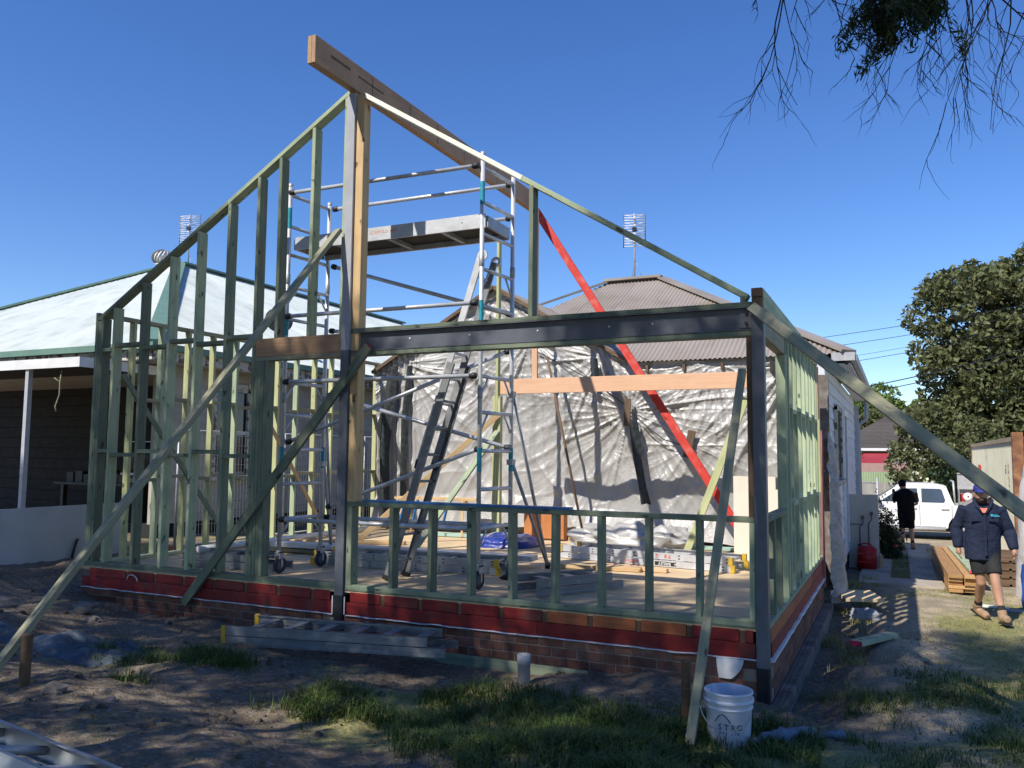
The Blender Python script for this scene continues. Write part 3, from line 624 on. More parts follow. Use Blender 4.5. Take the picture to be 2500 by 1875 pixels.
# ladders lying on the deck
fl1 = ladder('folded_ladder', 'double aluminium ladder lying flat behind the scaffold with yellow end caps', frame((-5.68, 1.62, .045), (1, .105, 0), (0, 0, 1)), 2.45, .46, 8, (.078, .03), ALU_D, 2, .088, holes=True)
Mt = frame((-5.68, 1.62, .045), (1, .105, 0), (0, 0, 1))
for z, b_, w_ in ((.088, 'BAILEY', .2),):
    lb = put('maker_label', MB().box(1.14, -.2355, z-.024, 1.36, -.2345, z+.022), BLACK, fl1, Mt)
    text('maker_name', b_, .05, Mt @ Matrix.Translation((1.25, -.236, z)) @ Matrix.Rotation(math.pi/2, 4, 'X'), WHITE_L, lb)
put('warning_label', MB().box(1.22, -.2355, -.025, 1.245, -.2345, .022).box(1.26, -.2355, -.025, 1.29, -.2345, .022).box(1.3, -.2355, -.025, 1.325, -.2345, .022), mat('red_label', (.45, .06, .05), (.5, .45, .42), 60, rough=.6, bump=0, rnd=0), fl1, Mt)
M2 = frame((-3.2, 3.78, .045), (1, -.155, 0), (0, 0, 1))
fl2 = ladder('folded_ladder', 'bright double aluminium ladder lying flat near the cream sheet, maker label upside down', M2, 2.42, .52, 8, (.078, .03), ALU, 2, .09, holes=True)
lb = put('maker_label', MB().box(1.42, -.2655, -.025, 1.68, -.2645, .022), BLACK, fl2, M2)
text('maker_name', 'BAILEY', .055, M2 @ Matrix.Translation((1.55, -.2662, -.001)) @ Matrix.Rotation(math.pi/2, 4, 'X') @ Matrix.Rotation(math.pi, 4, 'Z'), WHITE_L, lb)
put('warning_label', MB().box(1.44, -.2655, .068, 1.47, -.2645, .112).box(1.55, -.2655, .068, 1.58, -.2645, .112).box(1.6, -.2655, .068, 1.63, -.2645, .112).box(1.0, -.2655, -.022, 1.18, -.2645, .02), mat('red_label', 'b03020'), fl2, M2)
def step(name, label, M, length, wl, wn, m=ALU_D, n=5, feet=None):
    """folded step ladder lying flat: two tapering frames one on the other"""
    o = thing(name, label, 'step ladder', M.translation, 'aluminium step ladders')
    for s, z in ((0, .045), (1, .134)):
        L_ = length-(.16 if s else 0)
        for sd in (-1, 1):
            a = (0, sd*wl/2, z); b = (L_, sd*(wn/2+.02*s), z); st_ = put('stile', MB().bar(a, b, .078, .02, (0, 0, 1)), m, o, M)
            put('stile_lip', MB().bar((a[0], a[1]-sd*.015, z+.037), (b[0], b[1]-sd*.015, z+.037), .004, .034), m, st_, M)
            if feet: put('foot_cap', MB().obox(M @ Matrix.Translation((-.005, sd*wl/2, z)) if False else Matrix.Translation((-.005, sd*wl/2, z)), .045, .035, .088), feet, st_, M)
        for i in range(n):
            x = L_*(i+.7)/n; w = wl/2+(wn/2-wl/2)*x/L_-.01
            put('tread' if s else 'back_bar', MB().box(x-.045, -w, z+.01, x+.045, w, z+.018) if s else MB().tube([(x, -w, z), (x, w, z)], .012, 6), m, o, M)
    put('hinge', MB().lathe([(.001, -.006), (.02, -.006), (.02, .006), (.001, .006)], (length-.2, -wn/2-.02, .15), (0, 1, 0), 10), BLACK, o, M)
    return o
zA = g(-4.75, -.95)
step('step_ladder', 'shade-darkened aluminium step ladder lying on the dirt before the brick base, yellow feet', frame((-4.72, -.82, -.38), (2.05, .38, -.0), (0, 0, 1)), 2.1, .56, .36, ALU_G, 6, YEL)
step('step_ladder', 'short battered step ladder lying on the deck behind the right-hand sill studs', frame((-2.42, .62, 0), (.62, .95, 0), (0, 0, 1)), 1.12, .42, .3, ALU_G, 3)
step('step_ladder', 'grey step ladder lying on the deck behind the left bay studs', frame((-6.9, .72, 0), (1, .12, 0), (0, 0, 1)), 1.25, .5, .34, ALU_G, 4)
Mc = frame((-3.193, -4.958, 0.423), (0.9943, 0.0020, -0.1070), (0.1014, 0.3025, 0.9477))
ladder('foreground_ladder', 'aluminium ladder with round rungs cut off by the lower left corner', Mc, 2.1, .34, 8, (.08, .03), ALU_D, 1, feet=None, rungr=.017, group='aluminium ladders')
# plank, boards, bits on the deck
def boxthing(name, label, cat, p0, p1, w, t, m, group=None): return tag(timber(name, p0, p1, w, t, m, None, (0, 0, 1)), label, cat, group)
boxthing('aluminium_plank', 'long aluminium plank lying on boards across the deck behind the scaffold', 'plank', (-6.95, 2.2, .12), (-3.1, 2.42, .12), .065, .23, ALU)
boxthing('deck_board', 'brown board lying under the aluminium plank at the left', 'board', (-7.2, 2.24, .04), (-5.6, 2.3, .04), .045, .19, PINE_W, 'loose boards on the deck')
boxthing('deck_board', 'pale board lying on the deck before the upside-down ladder label', 'board', (-2.95, 2.62, .025), (-1.85, 2.75, .025), .045, .14, PINE_R, 'loose boards on the deck')
boxthing('deck_board', 'short orange-ended board beside the pale board on the deck', 'board', (-2.4, 2.86, .025), (-1.55, 2.82, .025), .045, .1, LVL_O, 'loose boards on the deck')
boxthing('deck_board', 'mint green board lying at the foot of the tarpaulin near the cream sheet', 'board', (-2.3, 5.45, .03), (-.95, 5.5, .03), .045, .14, mat('mint_board', (.36, .52, .45), (.32, .47, .4), 4, GR, .7, .1, rnd=.05), 'loose boards on the deck')
boxthing('deck_board', 'pale board lying flat by the left wall under the scaffold', 'board', (-7.6, 3.3, .025), (-5.9, 3.9, .025), .045, .14, PINE_R, 'loose boards on the deck')
boxthing('deck_board', 'pale green board lying along the back of the deck', 'board', (-6.3, 5.3, .03), (-4.9, 5.4, .03), .05, .2, mat('mint_board', 'aaaaaa'), 'loose boards on the deck')
solo('plastic_pipe', MB().tube([(-7.78, 1.6, .05), (-7.7, 3.0, .05), (-7.62, 5.4, .05)], .045, 10), WHITE, 'pale plastic pipe lying along the foot of the left wall frame', 'pipe')
# folded blue tarp
def blob(c, sx, sy, sz, seed, nu=28, nv=12, amp=.12, fr_=3.0, flat=.0):
    mb = MB(); V = []; F = []
    for i in range(nv+1):
        t_ = math.pi*.5*i/nv
        for j in range(nu):
            a = 2*math.pi*j/nu; rr = max(0., math.cos(t_))**.55; zz = math.sin(t_)
            p = Vector((math.copysign(abs(math.cos(a))**.7, math.cos(a))*rr, math.copysign(abs(math.sin(a))**.7, math.sin(a))*rr, zz))
            n_ = 1+amp*noise.fractal(p*fr_+Vector((seed, 0, 0)), 1, 2, 4)
            V.append((c[0]+p.x*sx*n_, c[1]+p.y*sy*n_, c[2]+p.z*sz*(n_+flat*noise.noise(p*5+Vector((0, seed, 0))))))
    for i in range(nv):
        for j in range(nu): F.append((i*nu+j, i*nu+(j+1) % nu, (i+1)*nu+(j+1) % nu, (i+1)*nu+j))
    return mb.add(V, F, True)
BT = mat('blue_tarp', (.018, .04, .26), (.012, .028, .2), 6, rough=.32, bump=.5, bscale=14, rnd=0, spec=.5, bdist=.03)
bt = thing('blue_tarp', 'folded blue tarpaulin bundle tied with white cord on the deck', 'tarpaulin', (-4.55, 4.55, 0))
put('bundle', blob((-4.5, 4.55, 0), .48, .42, .17, 3, 36, 12, .16, 2.2), BT, bt)
for x in (-4.72, -4.25): put('cord', MB().tube([(x+.04*math.sin(a), 4.55+.42*math.cos(a), .01+.178*math.sin(a)) for a in np.linspace(.05, 3.09, 14)], .007, 5), WHITE_L, bt)
solo('cloth', blob((-2.95, 1.5, 0), .16, .1, .045, 9, 20, 6, .2), mat('dark_cloth', (.02, .016, .02), rough=.9, bump=.2), 'crumpled black cloth on the deck next to a scaffold castor', 'cloth')
# cream sheet standing near the right wall
CRM = mat('cream_board', (.74, .66, .55), (.7, .62, .51), 3, rough=.75, bump=.05, rnd=0, dirt=(.6, .5, .4), dscale=5, damt=.2)
mb = MB().prism([(-1.07, 0), (-.36, 0), (-.36, .95), (-.52, .95), (-.52, 1.12), (-1.07, 1.12)], Matrix.Translation((0, 4.5, 0)) @ Matrix.Rotation(math.pi/2, 4, 'X') @ Matrix.Translation((0, 0, -.02)), .02)
solo('cream_sheet', mb, CRM, 'blank cream wall sheet with a stepped corner standing near the right wall', 'sheet')
# trestle with blue straps and red handles at the back left
tr = thing('trestle', 'pale timber saw trestle with blue straps at the back left of the deck', 'trestle', (-6.5, 5.5, 0))
timber('top_bar', (-7.0, 5.3, .62), (-5.5, 5.5, .62), .05, .09, PINE_R, tr)
for x, y in ((-6.9, 5.1), (-6.85, 5.6), (-5.65, 5.25), (-5.6, 5.75)): timber('leg', (x, y, 0), (x+(.1 if x < -6 else -.1), 5.35+(.1 if x > -6 else 0), .6), .06, .035, PINE_R, tr)
for x in (-6.75, -6.5, -5.9): put('strap', MB().bar((x, 5.24, .6), (x-.08, 5.15, .12), .06, .02, (0, 1, 0)), BLUE, tr)
# red-brown pipe prop in front of the tarp
pp = thing('pipe_prop', 'thin rusty pipe prop with a red band leaning before the tarpaulin', 'prop', (-3.75, 5.7, 0))
put('pipe', MB().tube([(-3.62, 5.62, .02), (-4.28, 5.62, 3.0)], .022, 8), BROWN, pp); put('red_band', MB().tube([(-4.15, 5.62, 2.42), (-4.2, 5.62, 2.62)], .0235, 8), RED_D, pp)
solo('timber_block', MB().box(-3.85, 5.5, .0, -3.45, 5.66, .07), PINE_R, 'small pale timber block under the rusty pipe prop', 'block')
# ================================================================ old house behind the tarpaulin
def corr(poly, O, U, V_, N_, pitch=.076, amp=.011, sheet=.762, sub=6):
    """corrugated sheets over a polygon given in (u, v); returns one mesh builder per sheet"""
    O = Vector(O); U = Vector(U); V_ = Vector(V_); N_ = Vector(N_)
    us = [p[0] for p in poly]; u0 = min(us); u1 = max(us); out = []
    def rng_v(u):
        hit = []
        for i in range(len(poly)):
            (a, b), (c, d) = poly[i], poly[(i+1) % len(poly)]
            if (a <= u <= c) or (c <= u <= a):
                if abs(c-a) < 1e-9: hit += [b, d]
                else: hit.append(b+(d-b)*(u-a)/(c-a))
        return (min(hit), max(hit)) if hit else None
    s0 = u0
    while s0 < u1-1e-3:
        s1 = min(s0+sheet, u1); k = max(2, int((s1-s0)/pitch*sub)); V = []; F = []; pv = None
        for i in range(k+1):
            u = s0+(s1-s0)*i/k; r = rng_v(min(max(u, u0+1e-5), u1-1e-5))
            h = amp*math.sin(2*math.pi*u/pitch)+.002*((s0-u0)/sheet % 2)
            V += [O+U*u+V_*r[0]+N_*h, O+U*u+V_*r[1]+N_*h]
            if i: F.append((2*i-2, 2*i, 2*i+1, 2*i-1))
        out.append(MB().add(V, F, True)); s0 = s1
    return out
TIN_B = mat('brown_grey_tin', (.31, .27, .235), (.27, .235, .2), 1.5, rough=.55, bump=.03, rnd=.05, dirt=(.22, .17, .13), dscale=1.5, damt=.5, spec=.4)
TIN_W = mat('pale_mint_tin', (.61, .65, .61), (.54, .58, .55), 1.2, rough=.5, bump=.03, rnd=.06, dirt=(.36, .42, .38), dscale=2.2, damt=.55, spec=.4)
GRN_T = mat('green_trim', (.15, .25, .195), (.12, .21, .165), 4, rough=.5, bump=.03, rnd=.03)
WB_W = mat('white_weatherboard', (.62, .64, .68), (.55, .57, .62), 3, rough=.6, bump=.12, bscale=30, rnd=.05, dirt=(.4, .4, .4), dscale=2.5, damt=.5)
WB_C = mat('cream_weatherboard', (.46, .43, .36), (.4, .37, .31), 3, rough=.7, bump=.1, bscale=30, rnd=.05, dirt=(.3, .27, .22), dscale=1.5, damt=.4)
PEEL = mat('peeling_paint', (.55, .53, .48), (.17, .13, .1), 9, rough=.85, bump=.4, bscale=25, rnd=.05, contrast=(.5, .56), spec=.2)
GLASS = mat('dark_glass', (.012, .018, .05), (.02, .025, .05), 3, rough=.08, bump=0, rnd=0, spec=.6)
oh = thing('tarped_house', 'old house with a brown corrugated hip roof behind the silver tarpaulin', 'house', (-3.5, 8, -.7))
E0, ZE = 5.9, 2.9
tp = math.tan(R(29)); vl = lambda dy, dz: Vector((0, dy, dz)).normalized()
RZ = ZE+4*tp
# front face (facing the camera)
sl = math.hypot(4, 4*tp)
v = Vector((0, 4, 4*tp)).normalized(); n_ = Vector((0, -tp, 1)).normalized()
rf = put('roof', MB().box(-3, 6.2, 2.75, .3, 9.5, 2.8), DARK, oh)
for mb in corr([(-2.98, 0), (.38, 0), (-3.48, sl), (-4.64, sl), (-5.5, .66*sl)], (0, E0, ZE), (1, 0, 0), v, n_): put('roof_sheet', mb, TIN_B, rf)
v2 = Vector((-4, 0, 4*tp)).normalized(); nn2 = Vector((tp, 0, 1)).normalized()
for mb in corr([(E0, 0), (16, 0), (12, sl), (9.9, sl)], (.38, 0, ZE), (0, 1, 0), v2, nn2): put('roof_sheet', mb, TIN_B, rf)
put('ridge_capping', MB().bar((-4.7, 9.9, RZ+.03), (-3.44, 9.9, RZ+.03), .05, .34), TIN_B, rf)
for a, b in (((-3.48, 9.9, RZ), (.36, 5.9, ZE)), ((-4.64, 9.9, RZ), (-6.2, 8.34, RZ-1.56*tp))):
    put('hip_capping', MB().bar(Vector(a)+Vector((0, 0, .03)), Vector(b)+Vector((0, 0, .03)), .04, .26), TIN_B, rf)
# small gable in front of it
GP = (-5.44, 5.9, 4.36)
vg = Vector((-2.56, 0, -1.46)); lg = vg.length
for sd in (-1, 1):
    vv = Vector((2.56*sd, 0, -1.46)).normalized(); nv = Vector((1.46*sd, 0, 2.56)).normalized()
    for mb in corr([(0, 0), (.9, 0), (3.4, 0.0), (.9, 2.9), (0, 2.95)], GP, (0, 1, 0), vv, nv): put('roof_sheet', mb, TIN_B, rf)
    put('barge_board', MB().bar(Vector(GP)+Vector((0, -.02, -.03)), Vector(GP)+vv*2.9+Vector((0, -.02, -.03)), .06, .025), BROWN, rf)
put('wall', MB().box(-7.95, 6.25, -.6, .0, 6.35, 3.06), WB_C, oh)
put('gable_wall', MB().add([(-7.9, 6.24, 2.9), (-2.98, 6.24, 2.9), (-5.44, 6.24, 4.28)], [(0, 1, 2)]), WB_C, oh)
for k, x in enumerate(np.arange(-2.7, .4, .6)): put('rafter_tail', MB().box(x, 5.95, 2.74, x+.045, 6.25, 2.84), BROWN, rf)
# right side wall of white weatherboards
sw = put('side_wall', MB().box(-.12, 5.6, -.62, .03, 14, 2.75), WB_W, oh)
for k in range(17):
    z = -.42+k*.185
    for y0, y1 in ((5.5, 9.6), (9.61, 14.0)):
        mb = MB().add([(.032, y0, z), (.056, y0, z), (.038, y0, z+.19), (.032, y0, z+.19), (.032, y1, z), (.056, y1, z), (.038, y1, z+.19), (.032, y1, z+.19)],
                      [(0, 1, 2, 3), (7, 6, 5, 4), (1, 5, 6, 2), (0, 4, 5, 1), (3, 2, 6, 7)])
        put('weatherboard', mb, WB_W, sw)
w = put('window', MB().box(.05, 7.25, 1.05, .075, 8.35, 2.15), DARK, oh)
for a in ((.05, 7.15, 1.0, .1, 7.25, 2.2), (.05, 8.35, 1.0, .1, 8.45, 2.2), (.05, 7.15, 2.15, .1, 8.45, 2.24), (.04, 7.1, .94, .14, 8.5, 1.02)): put('window_frame', MB().box(*a), PEEL, w)
put('pane', MB().box(.076, 7.3, 1.08, .08, 7.8, 2.12), GLASS, w)
dr = put('door_frame', MB().box(.05, 9.2, -.2, .09, 9.32, 2.15).box(.05, 10.05, -.2, .09, 10.15, 2.15).box(.05, 9.2, 2.15, .1, 10.15, 2.25), WHITE, oh)
put('door', MB().box(.045, 9.32, -.2, .06, 10.05, 2.15), GLASS, dr)
put('corner_board', MB().box(-.1, 5.42, -.45, .1, 5.5, 2.55), mat('dirty_board', (.2, .17, .145), (.14, .115, .1), 8, rough=.9, bump=.3, rnd=0, dirt=(.35, .32, .3), dscale=9, damt=.5), oh); put('corner_board', MB().box(.04, 13.95, -.5, .14, 14.1, 2.6), STEEL_L, oh)
put('gutter', MB().box(.12, 5.86, 2.79, .44, 5.9, 2.91).box(.38, 5.9, 2.79, .46, 14.6, 2.9), GALV, oh)
put('eave_soffit', MB().box(.06, 5.95, 2.735, .38, 14.5, 2.76), WB_W, oh)
put('downpipe', MB().tube([(.3, 14.3, 2.8), (.3, 14.3, 2.3), (.12, 14.3, 2.15), (.12, 14.3, -.8)], .045, 8), STEEL_L, oh)
put('underfloor_shade', MB().box(-.02, 8, -1, .03, 13.9, -.4), DARK, oh)  # near-black strip painted in for the shaded gap under the floor
for (x, y, z) in ((.07, 6.1, 1.05),): put('conduit', MB().tube([(.02, 5.42, 1.2), (.12, 5.8, 1.12), (.1, 6.4, 1.1), (.1, 6.6, -.3)], .018, 6), GALV, oh)
# wall-side eave wreck: black sarking hanging at the eave
solo('torn_sarking', MB().add([(-.75+.06*i, 5.86+.03*math.sin(i*2.1), 2.86-.05*abs(math.sin(i*1.7))) for i in range(12)]+[(-.75+.06*i, 5.84+.04*math.cos(i*1.3), 2.66-.12*abs(math.sin(i*2.3))) for i in range(12)], [(i, i+1, i+13, i+12) for i in range(11)], True), BLACK, 'torn black sarking hanging under the eave beside the right steel post', 'sarking')
# ---------------------------------------------------------------- silver tarpaulin
def rake_top(x):
    if x > -2.98: return 2.9
    return 4.36-abs(x+5.44)*.57-.03
ANCH = [(-7.35, 3.05, 15, .045, 2.8), (-5.44, 4.2, 18, .03, 1.8), (-3.52, 3.02, 17, .04, 1.5), (-2.98, 2.12, 22, .042, 1.7), (-1.95, 1.55, 16, .028, 1.0), (-1.6, 2.86, 15, .035, 2.2), (-.4, 2.82, 13, .045, 2.2), (-4.75, 3.4, 15, .035, 3.0)]
nxx, nzz = 420, 230; TV = []
def fold(ph):
    q_ = 1-abs(math.sin(ph)); return q_*q_*q_
for i in range(nzz+1):
    for j in range(nxx+1):
        x = -7.92+7.85*j/nxx; t_ = i/nzz; top = rake_top(x); lo = .06+.05*noise.noise(Vector((x*1.3, 0, 5)))+(.0 if x > -4.2 else .12)
        z = top+(lo-top)*t_
        dy = .11*noise.noise(Vector((x*.75, z*.35, 1)))*min(1, t_*3)+.09*noise.noise(Vector((x*1.9, z*.5, 9)))*min(1, t_*2)
        wob = .5*noise.noise(Vector((x*1.1, z*1.1, 8)))
        for ax, az, k, am, rad in ANCH:
            dx = x-ax; dz = z-az; rr = math.hypot(dx, dz)
            if rr < rad*1.6:
                th = math.atan2(dx, -dz); fall = min(1, rr/.3)*math.exp(-(rr/rad)**2)
                a_ = k*th*.5+1.9*noise.noise(Vector((ax*3+th*1.3, az, 0)))+wob
                dy -= 1.5*am*fall*(.35+.9*abs(noise.noise(Vector((ax+th*2.1, az*2, 4))))*1.5)*(fold(a_)+.45*fold(a_*2.3+1+wob)*(rr > .35)+.2*fold(a_*4.7+2))
        # long slanting creases that run over the whole sheet
        dy -= .05*fold(2.6*(x*1.0+z*.22)+1.1*noise.noise(Vector((x*.7, z*.5, 13))))*(.3+abs(noise.noise(Vector((x*.6, z*.4, 17))))*1.4)+.03*fold(3.1*(x*.8+z*.55)+1.3*noise.noise(Vector((x*.9, z*.9, 3))))+.014*fold(7.3*(x*.35-z*.8)+1.5*noise.noise(Vector((x*1.3, z*1.2, 6))))
        if x < -6.9: dy -= .05*(1-abs(math.sin(x*26+.6*z)))*min(1, (-6.9-x)*4)
        if t_ > .86: dy -= (t_-.86)/.14*(.22+.18*noise.noise(Vector((x*1.7, 3, 0))))*(1 if x > -3.7 else .5)
        TV.append((x, 6.04+dy, z))
TARP = mat('silver_tarp', (.45, .435, .415), (.38, .37, .35), 3, rough=.42, bump=.6, bscale=34, rnd=0, metal=.15, spec=.45, bdist=.01, dirt=(.36, .33, .29), dscale=1.2, damt=.3)
tb = MB().add(TV, [(i*(nxx+1)+j, i*(nxx+1)+j+1, (i+1)*(nxx+1)+j+1, (i+1)*(nxx+1)+j) for i in range(nzz) for j in range(nxx)], True)
tp_ = thing('silver_tarpaulin', 'large creased silver tarpaulin hung over the open end of the old house', 'tarpaulin', (-4, 6, .05))
put('sheet', tb, TARP, tp_)
def drape(name, pts, w, m, par, n=10):
    """a narrow hanging fold"""
    mb = MB(); V = []
    for k, p in enumerate(pts):
        for q in range(5):
            a = (q/4-.5); V.append((p[0]+a*w*(1+.2*math.sin(k*1.7)), p[1]-.04*math.cos(a*5+k*.5), p[2]+.01*math.sin(q*2+k)))
    F = [(k*5+q, k*5+q+1, k*5+q+6, k*5+q+5) for k in range(len(pts)-1) for q in range(4)]
    return put(name, mb.add(V, F, True), m, par)
BTP = mat('black_tarp_back', (.02, .024, .024), (.05, .055, .055), 14, rough=.35, bump=.5, bscale=20, rnd=0, bdist=.02)
drape('dark_fold', [(-2.9, 5.85, 1.98), (-2.84, 5.82, 1.7), (-2.8, 5.82, 1.3), (-2.72, 5.82, .9), (-2.66, 5.83, .62)], .14, BTP, tp_)
drape('dark_fold', [(-3.55, 5.88, 2.98), (-3.52, 5.86, 2.7), (-3.56, 5.88, 2.45)], .09, BTP, tp_)
drape('dark_fold', [(-7.5, 5.9, 3.0), (-7.55, 5.82, 2.3), (-7.6, 5.8, 1.4), (-7.55, 5.82, .3)], .2, BTP, tp_)
drape('dark_fold', [(-7.15, 5.9, 3.0), (-7.2, 5.84, 2.0), (-7.2, 5.84, .5)], .12, BTP, tp_)
timber('batten', (-2.98, 5.84, 1.86), (-2.96, 5.84, 2.3), .1, .03, BROWN, tp_, UX); timber('batten', (-2.02, 5.86, 1.36), (-1.93, 5.86, 1.78), .12, .03, BROWN, tp_, UX)
put('cord', MB().tube([(-2.95, 5.86, 2.15), (-3.6, 5.9, 2.62), (-4.6, 5.93, 3.15)], .008, 5), BLACK, tp_); put('cord', MB().tube([(-2.95, 5.86, 2.1), (-2.4, 5.88, 1.65), (-1.95, 5.9, 1.5)], .008, 5), BLACK, tp_)
# tarp bundle lying on the deck below it and the wrapped corner of the old house
solo('silver_tarp_heap', blob((-2.7, 5.3, 0), .95, .42, .3, 5, 60, 18, .28, 2.6, .3), TARP, 'crumpled heap of silver tarpaulin on the deck at the foot of the hung sheet', 'tarpaulin')
mb = MB(); V = []; nn = 26; mm = 34
for i in range(mm+1):
    t_ = i/mm; z = 1.75-2.35*t_
    for j in range(nn+1):
        a = j/nn; y = 5.25+.75*a; x = .1+.2*math.sin(math.pi*min(1, a*1.1))*(.35+.65*t_)+.045*noise.fractal(Vector((y*3, z*5, 2)), 1, 2, 4)
        zz = z+(.5*(1-a) if False else 0)-.5*a*(1-t_)*1.2
        V.append((x, y-.1*math.sin(t_*3)*(1-a), max(zz, -.72+.06*noise.noise(Vector((y*6, x*3, 0))))))
mb.add(V, [(i*(nn+1)+j, i*(nn+1)+j+1, (i+1)*(nn+1)+j+1, (i+1)*(nn+1)+j) for i in range(mm) for j in range(nn)], True)
solo('silver_tarp_wrap', mb, mat('crinkled_silver_wrap', (.36, .35, .34), (.28, .27, .265), 5, (1, 1, 2.5), .4, 1.0, 9, rnd=0, bdist=.05, dirt=(.2, .19, .18), dscale=3, damt=.5), 'silver tarpaulin wrapped round the corner of the white weatherboard wall', 'tarpaulin')
solo('orange_crate', MB().box(-4.65, 5.55, .03, -3.95, 5.72, .42), mat('orange_ply', (.5, .2, .07), (.43, .16, .05), 5, rough=.7, bump=.05, rnd=0), 'orange-brown board standing low at the foot of the tarpaulin', 'board')
# ================================================================ neighbour house on the left
nh = thing('neighbour_house', 'neighbouring weatherboard house with a pale mint corrugated hip roof and green trim', 'house', (-14, 8, -.2))
EX, EY, EZ, PK = -10.4, 3.0, 3.22, 6.4
rf = put('roof', MB().box(-21.5, 7.2, 3.0, -11, 19, 3.05), DARK, nh)
sl = math.hypot(6, PK-EZ); v = Vector((0, 6, PK-EZ)).normalized(); n_ = Vector((0, -(PK-EZ), 6)).normalized()
for mb in corr([(EX-12, 0), (EX, 0), (EX-6, sl)], (0, EY, EZ), (1, 0, 0), v, n_, .1, .017, .9, 5): put('roof_sheet', mb, TIN_W, rf)
v = Vector((-6, 0, PK-EZ)).normalized(); n_ = Vector((PK-EZ, 0, 6)).normalized()
for mb in corr([(EY, 0), (20, 0), (20, sl), (EY+6, sl)], (EX, 0, EZ), (0, 1, 0), v, n_, .1, .017, .9, 5): put('roof_sheet', mb, TIN_W, rf)
for a, b, w in (((EX, EY, EZ), (EX-6, EY+6, PK), .3), ((EX-12, EY, EZ), (EX-6, EY+6, PK), .3), ((EX-6, EY+6, PK), (EX-6, 20, PK), .36)):
    put('ridge_capping', MB().bar(Vector(a)+Vector((0, 0, .035)), Vector(b)+Vector((0, 0, .035)), .05, w), GRN_T, rf)
gu = put('gutter', MB().box(EX-12, EY-.11, EZ-.11, EX+.1, EY-.01, EZ-.0).box(EX+.01, EY-.01, EZ-.11, EX+.11, 20, EZ), GRN_T, nh)
put('fascia', MB().box(EX-12, EY, EZ-.28, EX-.01, EY+.03, EZ-.1).box(EX-.03, EY, EZ-.28, EX, 20, EZ-.1), PEEL, nh)
put('soffit', MB().box(-21, EY+.03, EZ-.3, EX-.03, 7, EZ-.27).box(-10.9, 7, EZ-.3, EX-.03, 19.9, EZ-.27), WB_C, nh)
SX = -10.9
nw = put('side_wall', MB().box(SX-.15, 3.6, .1, SX-.012, 19, 2.93), WB_C, nh)
for k in range(17):
    z = .1+k*.165
    for y0, y1 in ((3.6, 8.2), (8.21, 13)):
        if 0.9 < z+.08 < 2.62 and y0 < 4:
            segs = ((3.6, 4.88), (5.86, 8.2))
        else: segs = ((y0, y1),)
        for a, b in segs:
            mb = MB().add([(SX-.012, a, z), (SX+.014, a, z), (SX-.005, a, z+.17), (SX-.012, a, z+.17), (SX-.012, b, z), (SX+.014, b, z), (SX-.005, b, z+.17), (SX-.012, b, z+.17)],
                          [(0, 1, 2, 3), (7, 6, 5, 4), (1, 5, 6, 2), (0, 4, 5, 1), (3, 2, 6, 7)])
            put('weatherboard', mb, WB_C, nw)
w = put('window', MB().box(SX-.02, 4.9, 1.0, SX-.008, 5.84, 2.6), GLASS, nh)
for a in ((SX, 4.84, .9, SX+.05, 4.95, 2.7), (SX, 5.78, .9, SX+.05, 5.9, 2.7), (SX, 4.84, 2.56, SX+.05, 5.9, 2.72), (SX, 4.8, .84, SX+.09, 5.94, .92)): put('window_frame', MB().box(*a), PEEL, w)
put('sash', MB().box(SX-.01, 4.95, 1.72, SX+.03, 5.78, 1.78).box(SX-.01, 5.34, 1.0, SX+.02, 5.38, 2.56), WHITE, w)
put('underfloor', MB().box(SX-.4, 3.7, -.5, SX-.1, 19, .1), DARK, nh); put('front_wall', MB().box(-22, 7, -.5, -11, 7.1, 3.0), mat('shade_dark_boards', (.03, .027, .024), (.022, .02, .018), 4, rough=.9, bump=.1, rnd=0), nh)  # underfloor gap and carport wall near black: their shade put into the colour
for k in range(12): put('front_board', MB().box(-21.9, 6.975, -.1+k*.26, -11.05, 6.995, .135+k*.26), mat('shade_dark_boards', 'aaaaaa'), nh)
cp = put('carport_roof', MB().box(-19, 2.03, 2.78, SX-.03, 3.55, 2.84), mat('shade_dark_boards', 'aaaaaa'), nh)
put('carport_fascia', MB().box(-19, 2.0, 2.73, SX, 2.03, 2.89).box(SX-.028, 2.03, 2.73, SX, 3.6, 2.89), WHITE, cp)
put('carport_post', MB().box(-12.25, 2.03, -.3, -12.17, 2.11, 2.73), STEEL_L, cp); put('carport_post', MB().box(-16.2, 2.03, -.3, -16.12, 2.11, 2.73), STEEL_L, cp)
put('dry_vine', MB().tube([(-11.45, 2.1, 2.7), (-11.5, 2.12, 2.5), (-11.47, 2.1, 2.3), (-11.56, 2.1, 2.1), (-11.53, 2.1, 2.02)], .012, 5).tube([(-11.5, 2.12, 2.5), (-11.62, 2.1, 2.58)], .008, 4), PINE_W, cp)
vt = solo('turbine_vent', MB().lathe([(.16, -.25), (.16, 0), (.2, .02)]+[(.27*math.cos(a), .2+.2*math.sin(a)) for a in np.linspace(-1.1, 1.45, 9)], (0, 0, 0), n=24), WHITE, 'white spinning turbine vent on the neighbour roof near its peak', 'vent', base=(0, 0, -.25))
vt.location = (-16.75, 8.75, 6.1); 
fin = MB()
for k in range(18):
    a = 2*math.pi*k/18; pts = [(.285*math.cos(b)*math.cos(a+.35*b), .285*math.cos(b)*math.sin(a+.35*b), .45+.21*math.sin(b)) for b in np.linspace(-1.0, 1.3, 7)]
    fin.tube(pts, .014, 4)
f_ = put('vane', fin, mat('vane_shadow', (.2, .19, .19), rough=.6, bump=0, rnd=0)); f_.parent = vt
